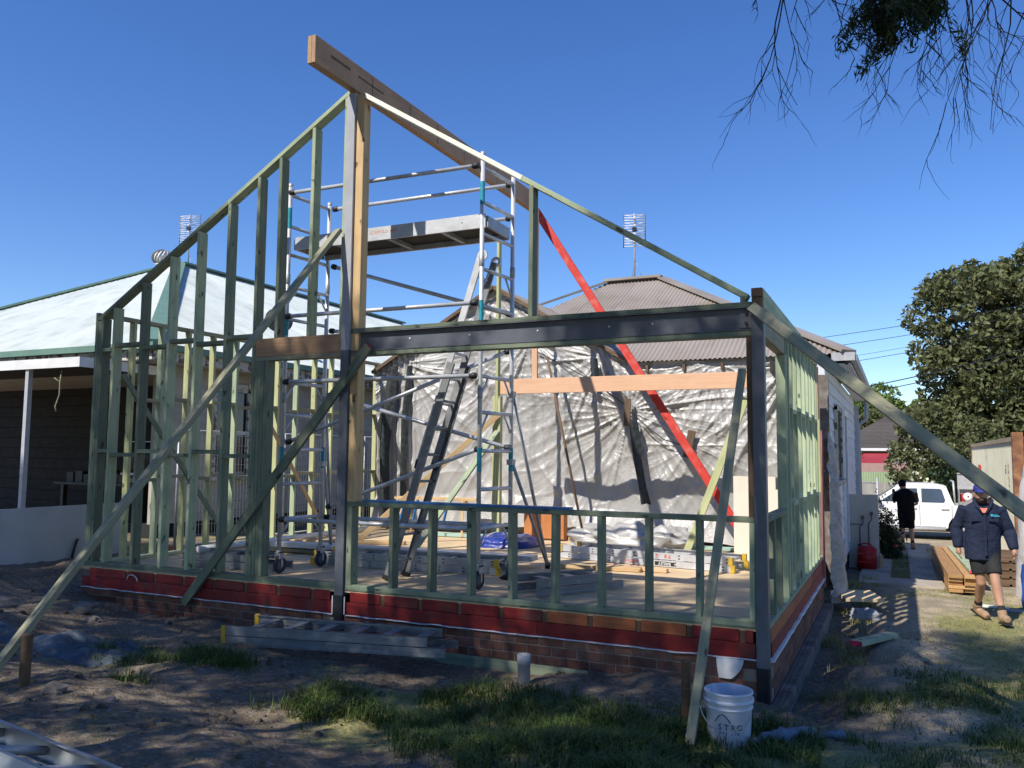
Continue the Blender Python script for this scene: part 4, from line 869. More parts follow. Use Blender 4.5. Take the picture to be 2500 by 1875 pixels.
def antenna(label, loc, rz, mast, w=.55, h=.85, nb=13):
    o = thing('tv_antenna', label, 'antenna', loc, 'rooftop tv antennas'); M = Matrix.Translation(loc) @ Matrix.Rotation(rz, 4, 'Z')
    put('mast', MB().tube([(0, 0, -.1), (0, 0, mast)], .018, 8), GALV, o, M)
    put('stay', MB().tube([(0, 0, mast*.3), (.18, .1, .0)], .006, 4).tube([(0, 0, mast*.3), (-.06, .2, .0)], .006, 4), GALV, o, M)
    for s in (-1, 1): put('grid_edge', MB().tube([(s*w/2, .03, mast-h), (s*w/2, .03, mast)], .012, 6), STEEL, o, M)
    for k in range(nb):
        z = mast-h+h*(k+.5)/nb; put('reflector_bar', MB().tube([(-w/2, .03, z), (w/2, .03, z)], .009, 5), WHITE, o, M)
    for z in (.15, .38, .62, .85):
        zz = mast-h+h*z; put('dipole', MB().tube([(-w*.42, -.1, zz+.05), (0, -.08, zz), (-w*.42, -.1, zz-.05)], .006, 4).tube([(w*.42, -.1, zz+.05), (0, -.08, zz), (w*.42, -.1, zz-.05)], .007, 4).box(-.02, -.09, zz-.02, .02, 0, zz+.02), WHITE, o, M)
    put('balun_box', MB().box(-.05, -.1, mast-h*.55, .05, -.02, mast-h*.45), BLACK, o, M); return o
antenna('grid tv antenna on a mast above the pale mint neighbour roof', (-16.95, 9.8, 6.42), .35, 1.62, .58, .82)
antenna('grid tv antenna on a mast above the brown corrugated roof', (-4.05, 9.9, RZ+.05), .3, 1.42, .46, .74)
ds = thing('satellite_dish', 'dark satellite dish on the neighbour roof seen between gable studs', 'satellite dish', (-11.3, 6.6, 3.7))
put('dish', MB().lathe([(.001, -.05), (.12, -.045), (.23, -.02), (.3, .02), (.29, .03), (.2, -.005), (.001, -.03)], (-11.2, 7.0, 4.25), (.75, -.6, .3), 24), BLACK, ds); put('arm', MB().tube([(-11.3, 7.0, 3.68), (-11.26, 7.02, 4.2)], .02, 6).tube([(-11.2, 7.0, 4.1), (-10.95, 6.75, 4.15)], .012, 5), STEEL, ds)
# small things under the carport
bq = thing('barbecue', 'black hooded barbecue under the dark carport', 'barbecue', (-11.75, 3.4, -.1))
put('hood', MB().lathe([(.001, -.45), (.3, -.45), (.32, -.42), (.32, .42), (.3, .45), (.001, .45)], (-11.75, 3.4, 1.25), (1, .2, 0), 18), BLACK, bq)
put('shelf', MB().box(-12.35, 3.1, .92, -11.2, 3.75, .96), GALV, bq); put('lid_rim', MB().box(-12.2, 3.1, 1.56, -11.3, 3.5, 1.575), GALV, bq)
for x in (-12.3, -11.25):
    for y in (3.15, 3.68): put('leg', MB().box(x, y, -.15, x+.04, y+.04, .92), BLACK, bq)
bq.location.y += 1.4; bq.location.x -= .5
bn = thing('work_bench', 'cluttered dark bench at the back of the carport', 'bench', (-14, 5.2, -.1))
put('top', MB().box(-15.2, 4.8, .68, -12.6, 5.5, .73), BLACK, bn)
for x in (-15.1, -12.75): put('leg', MB().box(x, 4.9, -.2, x+.08, 5.0, .68), BLACK, bn)
for k in range(9): solo('storage_box', MB().box(-15+k*.26, 4.95, .73, -14.82+k*.26+.06*rng.random(), 5.25, .85+.2*rng.random()), rng.choice([BLACK, BROWN, BLACK]), 'box number %s from the left among the clutter on the dark carport bench' % ['one', 'two', 'three', 'four', 'five', 'six', 'seven', 'eight', 'nine'][k], 'box', 'clutter on the carport bench')
# white sheet fence beside the left wall and temporary wire fence panels
solo('white_sheet', MB().box(-9.47, -.75, -.16, -9.455, 1.85, .625), mat('white_sheet', (.47, .48, .5), (.43, .44, .46), 3, rough=.5, bump=.03, rnd=0, dirt=(.4, .39, .37), dscale=2.5, damt=.4), 'plain white sheet standing on edge on the dirt at the left', 'sheet')
solo('hose_end', MB().tube([(-9.42, .92, -.1), (-9.42, .95, .02), (-9.42, .98, .12), (-9.42, 1.0, .16)], .018, 6), BLACK, 'short black hose end standing against the white sheet', 'hose')
for k, y0 in enumerate((2.6, 5.05, 7.5)):
    o = thing('wire_fence_panel', ['wire mesh site fence panel nearest the white sheet, seen through the left studs', 'middle wire mesh site fence panel before the neighbour window', 'farthest wire mesh site fence panel beside the neighbour wall'][k], 'fence panel', (-9.3, y0+1.2, -.15), 'temporary wire fence panels')
    X_ = -9.3+.04*k; f = MB(); f.tube([(X_, y0, -.1), (X_, y0, 1.72), (X_, y0+2.4, 1.72), (X_, y0+2.4, -.1), (X_, y0, -.1)], .02, 6); put('frame', f, GALV, o)
    wv = MB()
    for y in np.arange(y0+.06, y0+2.4, .07): wv.tube([(X_, y, .0), (X_, y, 1.72)], .0032, 3, False)
    for z in np.arange(.05, 1.7, .16): wv.tube([(X_, y0, z), (X_, y0+2.4, z)], .0032, 3, False)
    put('wire_mesh', wv, GALV, o); put('foot_block', MB().box(X_-.25, y0-.12, -.25, X_+.25, y0+.12, -.1), ORA_B if k == 0 else CONC, o)
# ================================================================ right-hand yard
pn = thing('gas_meter_board', 'cream backing panel with two pipes standing beside the white weatherboard wall', 'panel', (.3, 10.8, -.78))
put('board', MB().box(.02, 10.8, -.78, .58, 10.84, .66), mat('beige_panel', (.5, .46, .38), (.45, .41, .34), 4, rough=.7, bump=.05, rnd=0, dirt=(.35, .31, .25), dscale=3, damt=.4), pn)
put('side_board', MB().box(.585, 10.72, -.78, .65, 10.8, -.5), PINE_R, pn)
for x, t_ in ((.24, .22), (.4, .3)):
    put('pipe', MB().tube([(x+.06, 10.75, t_), (x+.06, 10.75, t_-.12), (x, 10.75, t_-.2), (x, 10.75, -.45)], .014, 6), STEEL, pn); put('valve', MB().lathe([(.001, -.03), (.035, -.02), (.035, .02), (.001, .03)], (x+.06, 10.74, t_), (0, 1, 0), 8), BROWN, pn)
put('crossbar', MB().tube([(.03, 10.76, .08), (.3, 10.76, .08)], .01, 5), STEEL, pn)
jc = thing('jerry_can', 'red plastic jerry can standing before the cream pipe panel', 'jerry can', (.36, 10.45, -.76))
RP = mat('red_plastic', (.42, .02, .018), (.36, .015, .014), 8, rough=.45, bump=.06, rnd=0)
b_ = bmesh.new(); bmesh.ops.create_cube(b_, size=1); bmesh.ops.scale(b_, vec=(.36, .2, .44), verts=b_.verts)
for v_ in b_.verts:
    if v_.co.z > 0 and v_.co.x < 0: v_.co.x += .03
bmesh.ops.bevel(b_, geom=b_.edges[:], offset=.035, segments=3, affect='EDGES'); me = bpy.data.meshes.new('body'); b_.to_mesh(me); b_.free(); me.polygons.foreach_set('use_smooth', [True]*len(me.polygons))
put('body', me, RP, jc, Matrix.Translation((.36, 10.45, -.53)))
put('handle', MB().tube([(.26, 10.45, -.31), (.29, 10.45, -.26), (.42, 10.45, -.26), (.46, 10.45, -.31)], .016, 8), RP, jc); put('cap', MB().lathe([(.001, .06), (.03, .06), (.03, 0)], (.24, 10.45, -.33), n=10), BLACK, jc)
for z in (-.6, -.45): put('rib', MB().box(.2, 10.343, z-.012, .5, 10.35, z+.012), RP, jc)
# stack of boards
cols_ = [LVL, LVL, PINE_R, LVL, LVL_O]
k = 0
for lay in range(5):
    z = -.66+lay*.055
    for cx, w in ((1.72, .2), (1.94, .2)) if lay != 1 else ((1.83, .42),):
        e = rng.uniform(-.05, .05)
        boxthing('stacked_board', ['brown board at the %s of the board stack before the ute, %s' % (['bottom', 'second layer', 'middle layer', 'fourth layer', 'top'][lay], 'left side' if cx < 1.8 else 'right side')][0] if lay != 1 else 'widest brown board in the second layer of the board stack', 'board', (cx, 7.75+e, z), (cx-.06, 14.0+e, z-.16), .05, w, mat('stack_board_%d' % (k % 3), [(.5, .27, .1), (.44, .24, .09), (.56, .33, .14)][k % 3], None, 4, GR, .65, .15, rnd=.08), 'boards in the timber stack'); k += 1
for i, (x, dz) in enumerate(((1.98, .0), (2.1, .0), (2.1, .05))):
    boxthing('green_stud_length', ['pale green treated length lying on the board stack, left one', 'pale green treated length lying on the board stack, lower right one', 'short pale green length with a pink end on top of the others'][i], 'stud', (x, 7.95+.25*i, -.38+dz), (x-.06, 13.6-2*i, -.53+dz), .045, .1, PINE_G, 'green lengths on the stack')
    timber('pink_end', (x, 7.945+.25*i, -.38+dz), (x, 7.951+.25*i, -.38+dz), .046, .1, mat('pink_paint', (.75, .06, .14), rough=.6, bump=0, rnd=0), bpy.data.objects['green_stud_length' if i == 0 else 'green_stud_length.%03d' % i], b=.0005)
for i, y in enumerate((8.1, 11.5)): boxthing('bearer_block', ['timber bearer under the near end of the board stack', 'timber bearer under the far end of the board stack'][i], 'block', (1.6, y, -.73-.02*i), (2.1, y, -.73-.02*i), .08, .08, BROWN, 'bearers under the stack')
# ---------------------------------------------------------------- ute
CAR = mat('white_car_paint', (.8, .8, .8), (.78, .78, .78), 3, rough=.25, bump=0, rnd=0, spec=.6)
TYR = mat('tyre_rubber', (.018, .018, .019), (.03, .03, .03), 12, rough=.85, bump=.15, rnd=0)
CGL = mat('car_glass', (.05, .07, .09), (.06, .08, .1), 2, rough=.05, bump=0, rnd=0, spec=.8)
ut = thing('white_ute', 'white dual cab ute with an open toolbox on its tray parked side-on', 'ute', (1, 23.7, -1.2))
UYN, UYF = 22.85, 24.6; GZ0 = -1.2
def side(poly, y0, y1): return MB().prism([(x, z) for x, z in poly], Matrix(((1, 0, 0, 0), (0, 0, -1, y1), (0, 1, 0, 0), (0, 0, 0, 1))), y1-y0)
# lower body with wheel arches
def arch(cx, r, n=10): return [(cx+r*math.cos(a), GZ0+.38+r*math.sin(a)) for a in np.linspace(math.pi, 0, n)]
low = [(-1.55, GZ0+.42), (-1.02, GZ0+.4)]+arch(-.6, .42)+[(-.15, GZ0+.36), (2.02, GZ0+.36)]+arch(2.5, .43)+[(3.0, GZ0+.4), (3.75, GZ0+.45), (3.78, GZ0+1.08), (2.3, GZ0+1.1), (-.1, GZ0+1.1), (-.75, GZ0+1.06), (-1.5, GZ0+.95), (-1.62, GZ0+.75)]
bd = put('body', side(low, UYN, UYF), CAR, ut)
cab = [(-.2, GZ0+1.1), (.62, GZ0+1.68), (.95, GZ0+1.77), (1.7, GZ0+1.77), (2.05, GZ0+1.7), (2.26, GZ0+1.1)]
mb = MB(); n = len(cab); V = []
for y, ins in ((UYN+.02, 0), (UYN+.16, 1), (UYF-.16, 1), (UYF-.02, 0)):
    V += [(x, (UYN+.02+(.16 if z > GZ0+1.2 else 0)*1) if y < 23.5 else (UYF-.02-(.16 if z > GZ0+1.2 else 0)), z) for x, z in cab]
V = [(x, UYN+.02+(.14 if z > GZ0+1.2 else 0), z) for x, z in cab]+[(x, UYF-.02-(.14 if z > GZ0+1.2 else 0), z) for x, z in cab]
mb.add(V, [tuple(range(n)), tuple(reversed(range(n, 2*n)))]+[(i, n+i, n+(i+1) % n, (i+1) % n) for i in range(n)])
put('cab', mb, CAR, ut)
def pane(poly, nm='window'):
    V = [(x, UYN+.012+(z-(GZ0+1.1))/.6*.14*.95, z) for x, z in poly]; V2 = [(x, y+.01, z) for x, y, z in V]; k = len(V)
    put(nm, MB().add(V+V2, [tuple(range(k)), tuple(reversed(range(k, 2*k)))]+[(i, (i+1) % k, k+(i+1) % k, k+i) for i in range(k)]), CGL, ut)
pane([(1.34, GZ0+1.17), (1.98, GZ0+1.17), (2.02, GZ0+1.25), (1.93, GZ0+1.58), (1.86, GZ0+1.61), (1.34, GZ0+1.61)])
pane([(.12, GZ0+1.17), (1.22, GZ0+1.17), (1.22, GZ0+1.61), (.72, GZ0+1.6)])
put('windscreen', MB().add([(-.14, UYN+.1, GZ0+1.17), (-.14, UYF-.1, GZ0+1.17), (.58, UYF-.22, GZ0+1.69), (.58, UYN+.22, GZ0+1.69), ], [(0, 3, 2, 1)]), mat('blue_windscreen', (.03, .06, .2), (.04, .08, .25), 2, rough=.08, bump=0, rnd=0, spec=.7), ut)
for x in (.02, 1.28, 2.2): put('door_gap', MB().box(x-.006, UYN-.003, GZ0+.45, x+.006, UYN+.002, GZ0+1.1), BLACK, ut)
put('door_handle', MB().box(1.9, UYN-.03, GZ0+.95, 2.12, UYN-.001, GZ0+.985), GALV, ut); put('door_handle', MB().box(.98, UYN-.03, GZ0+.95, 1.2, UYN-.001, GZ0+.985), GALV, ut)
put('side_step', MB().tube([(-.1, UYN-.06, GZ0+.33), (2.0, UYN-.06, GZ0+.33)], .045, 8), GALV, ut); put('sill', MB().box(-.15, UYN-.006, GZ0+.36, 2.02, UYN-.001, GZ0+.42), GALV, ut)
put('wing_mirror', MB().box(.02, UYN-.2, GZ0+1.12, .12, UYN-.02, GZ0+1.3), BLACK, ut); put('headlight', MB().box(-1.56, UYN-.004, GZ0+.78, -1.3, UYN+.1, GZ0+.92), CGL, ut)
put('underbody', MB().box(-1.4, UYN+.15, GZ0+.25, 3.6, UYF-.15, GZ0+.45), BLACK, ut)
for x in (-.6, 2.5):
    for y, sd in ((UYN+.02, -1), (UYF-.24, 1)):
        wl = put('wheel', MB().lathe([(.22, 0), (.34, .0), (.375, .04), (.375, .18), (.34, .22), (.22, .22)], (x, y, GZ0+.375), (0, 1, 0), 24), TYR, ut)
        put('rim', MB().lathe([(.001, .03), (.07, .02), (.1, .05), (.2, .06), (.225, .01), (.225, .2)], (x, y, GZ0+.375), (0, 1, 0), 20), GALV, wl)
        for k in range(6):
            a = k*math.pi/3; put('rim_slot', MB().lathe([(.001, 0), (.03, 0), (.03, .01)], (x+.145*math.cos(a), y+.05, GZ0+.375+.145*math.sin(a)), (0, 1, 0), 8), BLACK, wl)
# tray rack and open toolbox
CHK = mat('checker_plate', (.5, .5, .5), (.38, .38, .38), 40, rough=.4, bump=.4, metal=.6, rnd=0)
tbx = put('toolbox', MB().box(2.4, UYN+.02, GZ0+1.04, 3.5, UYN+.6, GZ0+1.2).box(2.4, UYN+.57, GZ0+1.2, 3.5, UYN+.6, GZ0+1.6).box(2.4, UYN+.02, GZ0+1.2, 2.43, UYN+.57, GZ0+1.6).box(3.47, UYN+.02, GZ0+1.2, 3.5, UYN+.57, GZ0+1.6).box(2.43, UYN+.03, GZ0+1.2, 3.47, UYN+.57, GZ0+1.22), CHK, ut)
put('toolbox_lid', MB().box(2.4, UYN+.5, GZ0+1.6, 3.5, UYN+.53, GZ0+2.12).box(2.4, UYN+.46, GZ0+1.6, 3.5, UYN+.5, GZ0+1.63).box(2.4, UYN+.46, GZ0+2.09, 3.5, UYN+.5, GZ0+2.12), GALV, tbx)
for x in (2.3, 3.56): put('rack_post', MB().tube([(x, UYN+.1, GZ0+1.05), (x-.04, UYN+.1, GZ0+1.85)], .03, 8), GALV, ut)
put('rack_bar', MB().tube([(2.26, UYN+.1, GZ0+1.85), (2.26, UYF-.1, GZ0+1.85)], .03, 8), GALV, ut)
ORG = mat('orange_tool', (.75, .13, .04), (.6, .1, .03), 9, rough=.5, bump=0, rnd=0)
solo('cable_reel', MB().lathe([(.03, -.05), (.13, -.05), (.13, .05), (.03, .05)], (2.66, UYN+.2, GZ0+1.37), (.3, -1, .2), 16), WHITE_L, 'white cable reel in the open toolbox of the ute', 'cable reel')
solo('tool_bag', blob((2.5, UYN+.3, GZ0+1.22), .09, .12, .24, 6, 14, 6, .15), RP, 'red tool bag in the open toolbox of the ute', 'bag')
solo('tool_heap', blob((3.1, UYN+.3, GZ0+1.22), .28, .14, .18, 8, 20, 6, .35, 4), ORG, 'heap of orange leads and tools in the open toolbox', 'leads')
for n_m in ('white_ute', 'cable_reel', 'tool_bag', 'tool_heap'): bpy.data.objects[n_m].location.x += .25
# ---------------------------------------------------------------- container, wrapped load, blue bag
CT = mat('cream_container', (.62, .59, .45), (.56, .53, .39), 2, rough=.65, bump=.1, rnd=.03, dirt=(.42, .36, .24), dscale=2.5, damt=.5)
RUST = mat('rusty_orange', (.27, .125, .06), (.14, .06, .035), 6, rough=.9, bump=.3, rnd=.05, dirt=(.5, .28, .12), dscale=5, damt=.5)
ct = thing('shipping_container', 'cream corrugated shipping container with a rusty corner post at the right edge', 'container', (4.5, 19, -1))
V = []; F = []; yy = 13.55; prof = []
while yy < 24.8:
    prof += [(yy, 3.2), (yy+.07, 3.2), (yy+.11, 3.235), (yy+.18, 3.235)]; yy += .22
for y, x in prof: V += [(x, y, -1.0), (x, y, 1.76)]
put('side_panel', MB().add(V, [(2*i, 2*i+1, 2*i+3, 2*i+2) for i in range(len(prof)-1)]), CT, ct)
put('roof', MB().box(3.24, 13.5, 1.7, 5.6, 24.8, 1.76), CT, ct); put('top_rail', MB().box(3.17, 13.5, 1.76, 3.27, 24.8, 1.86), mat('rusty_rail', (.42, .33, .22), (.3, .2, .12), 8, rough=.8, bump=.2, rnd=0), ct)
put('corner_post', MB().box(3.15, 13.32, -1, 3.35, 13.5, 1.95), RUST, ct); put('end_wall', MB().box(3.35, 13.36, -1, 5.6, 13.46, 1.8), RUST, ct); put('corner_post', MB().box(3.17, 24.8, -1, 3.3, 24.95, 1.86), RUST, ct)
ry = Matrix.Rotation(math.pi/2, 4, 'Z').inverted() @ Matrix.Rotation(math.pi/2, 4, 'X')
for k, ch in enumerate(('C', 'S', '2', '2')): text('lettering', ch, .3, Matrix.Translation((3.196, 14.7-.02*k+(.5 if k == 0 else 0), 1.15-.28*max(0, k-1)-(.02 if k == 0 else 0))) @ ry, BLACK_L, ct)
put('red_notice', MB().box(3.17, 21.6, .75, 3.195, 22.2, 1.2), RED_T, ct); put('red_notice', MB().box(3.17, 20.2, .1, 3.195, 20.9, .6), RED_T, ct)
WRAP = mat('white_plastic_wrap', (.55, .53, .52), (.46, .44, .43), 3, rough=.45, bump=.6, bscale=7, rnd=0, bdist=.04, dirt=(.3, .28, .27), dscale=2, damt=.5)
solo('wrapped_load', blob((3.05, 7.95, -.74), .5, .42, 2.15, 12, 40, 26, .1, 2.5), WRAP, 'tall pale plastic wrapped load standing at the right edge of the photo', 'wrapped load')
solo('blue_bag', blob((2.66, 6.85, -.72), .16, .14, .8, 15, 20, 12, .15), mat('blue_bag', (.03, .12, .5), (.02, .09, .4), 6, rough=.5, bump=.3, rnd=0), 'bright blue bag standing before the wrapped load at the right edge', 'bag')
dk = thing('pallet_stack', 'dark timber pallets stacked behind the walking man', 'pallets', (2.5, 9.4, -.75))
for i in range(4):
    for j in range(4): put('slat', MB().box(2.3+.16*j, 9.1, -.72+.13*i, 2.42+.16*j, 10.1, -.69+.13*i), BROWN, dk)
    for y in (9.12, 9.55, 9.98): put('bearer', MB().box(2.28, y, -.69+.13*i, 2.94, y+.08, -.6+.13*i), BROWN, dk)
solo('offcut_board', MB().bar((2.2, 6.3, -.68), (2.95, 6.1, -.68), .03, .2), mat('grey_board', (.25, .28, .33), rough=.6, bump=.05), 'grey board lying in the grass behind the walking boots', 'board')
solo('offcut_board', MB().bar((1.98, 6.65, -.69), (2.3, 6.55, -.69), .025, .1), PALE, 'short pale board lying in the grass behind the walking boots', 'board')
# ---------------------------------------------------------------- far houses, fences
fh = thing('tiled_house', 'far brick house with a dark tiled hip roof and a red awning', 'house', (0, 45, -1.2))
TIL = mat('dark_roof_tile', (.085, .072, .062), (.065, .055, .047), 6, rough=.8, bump=.2, rnd=.12)
rf = put('roof', MB().box(-5, 42.4, 1.7, 6, 49, 1.85), WHITE, fh)
for k in range(10):
    t0, t1 = k/10, (k+1.12)/10; y0 = 42+t0*5; z0 = 1.88+t0*2.2; y1 = 42+t1*5; z1 = 1.88+t1*2.2; xl0, xl1, xr0, xr1 = -2.6+t0*3.4, -2.6+t1*3.4, 6-t0*2.4, 6-t1*2.4
    put('tile_course', MB().add([(xl0, y0, z0+.05), (xr0, y0, z0+.05), (xr1, y1, z1+.02), (xl1, y1, z1+.02), (xl0, y0, z0), (xr0, y0, z0)], [(0, 1, 2, 3), (4, 5, 1, 0)]), TIL, rf)
for k in range(5): put('tile_course', MB().box(-7+.1*k, 41+.6*k, 1.35+.25*k, -.7-.1*k, 41.7+.6*k, 1.42+.25*k), TIL, rf)
put('fascia', MB().box(-2.7, 41.93, 1.76, 6.1, 41.98, 1.9), WHITE, rf)
RB = mat('far_red_brick', (.3, .12, .08), (.24, .09, .065), 25, rough=.9, bump=.1, rnd=0)
put('wall', MB().box(-6, 42.5, -1.3, 6, 42.7, 1.76), RB, fh)
w = put('window', MB().box(1.5, 42.44, .7, 2.6, 42.5, 1.45), GLASS, fh); put('head', MB().box(1.45, 42.42, 1.42, 2.65, 42.48, 1.5), WHITE, w); put('sill', MB().box(1.45, 42.42, .64, 2.65, 42.48, .72), WHITE, w)
put('awning', MB().add([(-4, 39.6, 1.02), (.15, 39.6, 1.02), (.55, 41.9, 1.62), (-4, 41.9, 1.62), (-4, 39.6, .95), (.15, 39.6, .95)], [(0, 1, 2, 3), (4, 5, 1, 0)]), mat('red_metal', (.35, .03, .035), (.3, .025, .03), 3, rough=.5, bump=0, rnd=0), fh)
for x in (-1.5, .0): put('awning_post', MB().box(x, 39.7, -1.2, x+.1, 39.8, .98), WHITE, fh)
sh = put('shed_wall', MB().box(.62, 40, -1.2, 3.2, 40.1, 1.35), mat('grey_wall', (.33, .32, .33), rough=.8, bump=.05), fh); put('shed_trim', MB().box(.58, 39.95, -1.2, .7, 40.0, 1.42).box(.58, 39.95, 1.32, 3.2, 40, 1.42), WHITE, sh)
bwl = solo('brick_fence', MB().box(-6, 37, -1.3, 8, 37.2, 1.12).box(.9, 36.95, -1.3, 1.2, 37.0, 1.18), mat('pink_brick', (.42, .27, .24), (.37, .23, .2), 20, rough=.9, bump=.15, rnd=0), 'low pinkish brick wall before the far tiled house', 'wall')
gf_ = thing('green_steel_fence', 'pale green steel sheet fence beyond the ute', 'fence', (1, 34, -1.3))
for k in range(8):
    x = -6+k*1.6; V = []
    pr = [(x+i*.1+d, 34-(.03 if q else 0)) for i in range(16) for d, q in ((0, 0), (.05, 0), (.06, 1), (.09, 1))]
    for a, b in pr: V += [(a, b, -1.35), (a, b, .74)]
    put('fence_sheet', MB().add(V, [(2*i, 2*i+2, 2*i+3, 2*i+1) for i in range(len(pr)-1)]), mat('pale_green_steel', (.34, .42, .25), (.3, .38, .22), 2, rough=.55, bump=.02, rnd=.08), gf_)
pl = thing('paling_fence', 'weathered grey paling fence beyond the ute', 'fence', (1, 31, -1.3))
for k in range(80): put('paling', MB().box(-5+k*.105, 31+rng.uniform(-.01, .01), -1.35, -5+k*.105+.098, 31.02, .36+rng.uniform(-.03, .03)), mat('grey_paling', (.36, .34, .31), (.28, .26, .24), 6, (9, 9, .8), .9, .2, rnd=.15), pl)
put('rail', MB().box(-5, 30.95, -.2, 3.4, 30.99, -.1), mat('grey_paling', 'aaaaaa'), pl)
wl_ = solo('washing_line', MB().tube([(.35, 20.5, -1.1), (.35, 20.5, .78)], .03, 6).tube([(-1.2, 20.5, .68), (.35, 20.5, .62)], .025, 6), GALV, 'thin grey clothes line post with a side arm beyond the shrub', 'clothes line')
# overhead wires
WIRE = mat('cable_black', (.02, .02, .025), rough=.6, bump=0, rnd=0)
for i, (a, b, r, s) in enumerate((((-5, 24, 5.3), (9, 29, 7.7), .012, .15), ((-5, 24, 4.9), (9, 29, 7.35), .012, .15), ((-5, 24, 4.35), (9, 29, 7.05), .008, .15), ((-5, 24, 4.15), (9, 29, 6.85), .012, .15), ((-.1, 14.3, 2.98), (9, 27, 6.7), .014, .25), ((-.1, 14.5, 2.85), (9, 27, 6.45), .012, .25))):
    A = Vector(a); B = Vector(b); pts = [A.lerp(B, t_)-Vector((0, 0, s*4*t_*(1-t_))) for t_ in np.linspace(0, 1, 14)]
    solo('power_line', MB().tube(pts, r, 4), WIRE, ['topmost overhead wire crossing the sky to the big tree', 'second overhead wire from the top crossing the sky', 'faint third overhead wire crossing the sky', 'fourth overhead wire just above the old roof', 'thick upper service cable running from the white house eave', 'thinner lower service cable running from the white house eave'][i], 'wire', 'overhead wires')
# ================================================================ small things in the dirt
bk = thing('bucket', 'open white plastic bucket with dark printing standing in the grass by the leaning prop', 'bucket', (-.08, -1.32, -.5))
PLW = mat('white_plastic', (.66, .68, .74), (.6, .62, .68), 4, rough=.4, bump=.04, rnd=0, dirt=(.4, .39, .36), dscale=6, damt=.35)
BC = Vector((-.08, -1.32, -.52))
put('shell', MB().lathe([(.001, .004), (.128, .004), (.135, .03), (.152, .36), (.158, .365), (.158, .375), (.148, .378), (.131, .03), (.001, .012)], BC, n=36), PLW, bk)
put('rim_band', MB().lathe([(.15, .305), (.162, .308), (.162, .33), (.152, .332)], BC, n=36).lathe([(.147, .27), (.155, .272), (.155, .28), (.148, .282)], BC, n=36), PLW, bk)
hd = MB().tube([BC+Vector((.16*math.cos(a), .16*math.sin(a)*.2-.13-.03*math.sin(a), .3-.16*math.sin(a))) for a in np.linspace(.1, 3.04, 16)], .004, 5); put('wire_handle', hd, GALV, bk)
def ring_text(body, size, z, rad, ang0, m, nm):
    for k, ch in enumerate(body):
        if ch == ' ': continue
        a = ang0+(k-(len(body)-1)/2)*size*.82/rad; M = Matrix.Translation(BC+Vector((rad*math.sin(a), -rad*math.cos(a), z))) @ Matrix.Rotation(a, 4, 'Z') @ Matrix.Rotation(math.pi/2-.055, 4, 'X')
        text(nm, ch, size, M, m, bk)
ring_text('STRO', .052, .17, .1455, .22, BLACK_L, 'print'); ring_text('PTY LTD', .024, .132, .1435, .2, BLACK_L, 'print')
put('print_arch', MB().tube([BC+Vector((.1475*math.sin(-.1+t_), -.1475*math.cos(-.1+t_), .2+.05*math.sin((t_+.35)/.7*math.pi))) for t_ in np.linspace(-.35, .35, 10)], .003, 4), BLACK_L, bk)
def stake(label, x, y, h, r, m): 
    z = gz(x, y)-.15
    return solo('ground_stake', MB().lathe([(r*.6, 0), (r, .1), (r, h+.12), (r*1.08, h+.14), (r*1.05, h+.15), (.001, h+.146)], (x, y, z), (.02, .01, 1), 9), m, label, 'stake', 'stakes driven into the dirt')
stake('short brown stake in the grass left of the white bucket', -.41, -1.16, .44, .033, BROWN)
stake('dark square-topped stake at the foot of the long prop, lower left', -4.42, -3.2, .34, .036, BROWN)
px, py = -1.88, -.6; pz = gz(px, py)
pv = thing('plastic_pipe_stub', 'pale plastic pipe stub standing up out of the dirt by the brick base', 'pipe', (px, py, pz))
put('tube', MB().lathe([(.052, -.15), (.052, .155), (.057, .157), (.057, .235), (.051, .237), (.049, .05)], (px, py, pz), n=20), mat('grey_pvc', (.33, .34, .37), (.28, .29, .32), 5, rough=.5, bump=.03, rnd=0), pv)
tag(timber('ground_board', (-3.3, -.06, -.52), (-1.5, -.1, -.52), .1, .03, PINE_D, None), 'green treated board lying on edge along the foot of the brick base', 'board')
ob = tag(timber('timber_offcut', (.52, 2.5, -.545), (.86, 3.32, -.575), .05, .13, PINE_G, None), 'pale green timber offcut with a pink end lying on the dirt by the house', 'offcut')
timber('pink_end', (.5185, 2.4965, -.545), (.5205, 2.5015, -.545), .051, .131, mat('pink_paint', 'aa'), ob, b=.0005)
solo('chipboard_offcut', MB().obox(Matrix.Translation((.42, 5.45, -.5)) @ Matrix.Rotation(.35, 4, 'Z') @ Matrix.Rotation(.06, 4, 'X'), .5, .55, .04), CHIP, 'flat chipboard offcut on the ground at the back corner of the new frame', 'offcut')
solo('foil_offcut', blob((.5, 4.95, -.72), .2, .12, .13, 21, 24, 8, .3, 4), mat('dull_foil', (.3, .3, .31), (.25, .25, .26), 5, rough=.45, bump=.5, bscale=20, rnd=0), 'silver foil scrap rolled on the ground beside the chipboard offcut', 'foil')
# lumpy grey-blue rag and hose
HB = mat('grey_blue_cloth', (.2, .25, .31), (.15, .19, .24), 9, rough=.9, bump=.5, bscale=30, rnd=0, dirt=(.3, .28, .25), dscale=9, damt=.5)
hp = []
for t_ in np.linspace(0, 1, 26):
    x = .06+.52*t_; y = -1.36+.62*t_+.04*math.sin(t_*11); hp.append((x, y, gz(x, y)+.03+.02*math.sin(t_*9)**2))
solo('rag_roll', MB().tube(hp, [.022+.05*math.exp(-((t_-.34)/.1)**2)+.03*math.exp(-((t_-.62)/.06)**2)+.025*math.exp(-((t_-.97)/.05)**2)+.006*math.sin(t_*60) for t_ in np.linspace(0, 1, 26)], 10), HB, 'twisted grey-blue rag and hose lying in the grass right of the bucket', 'rag')
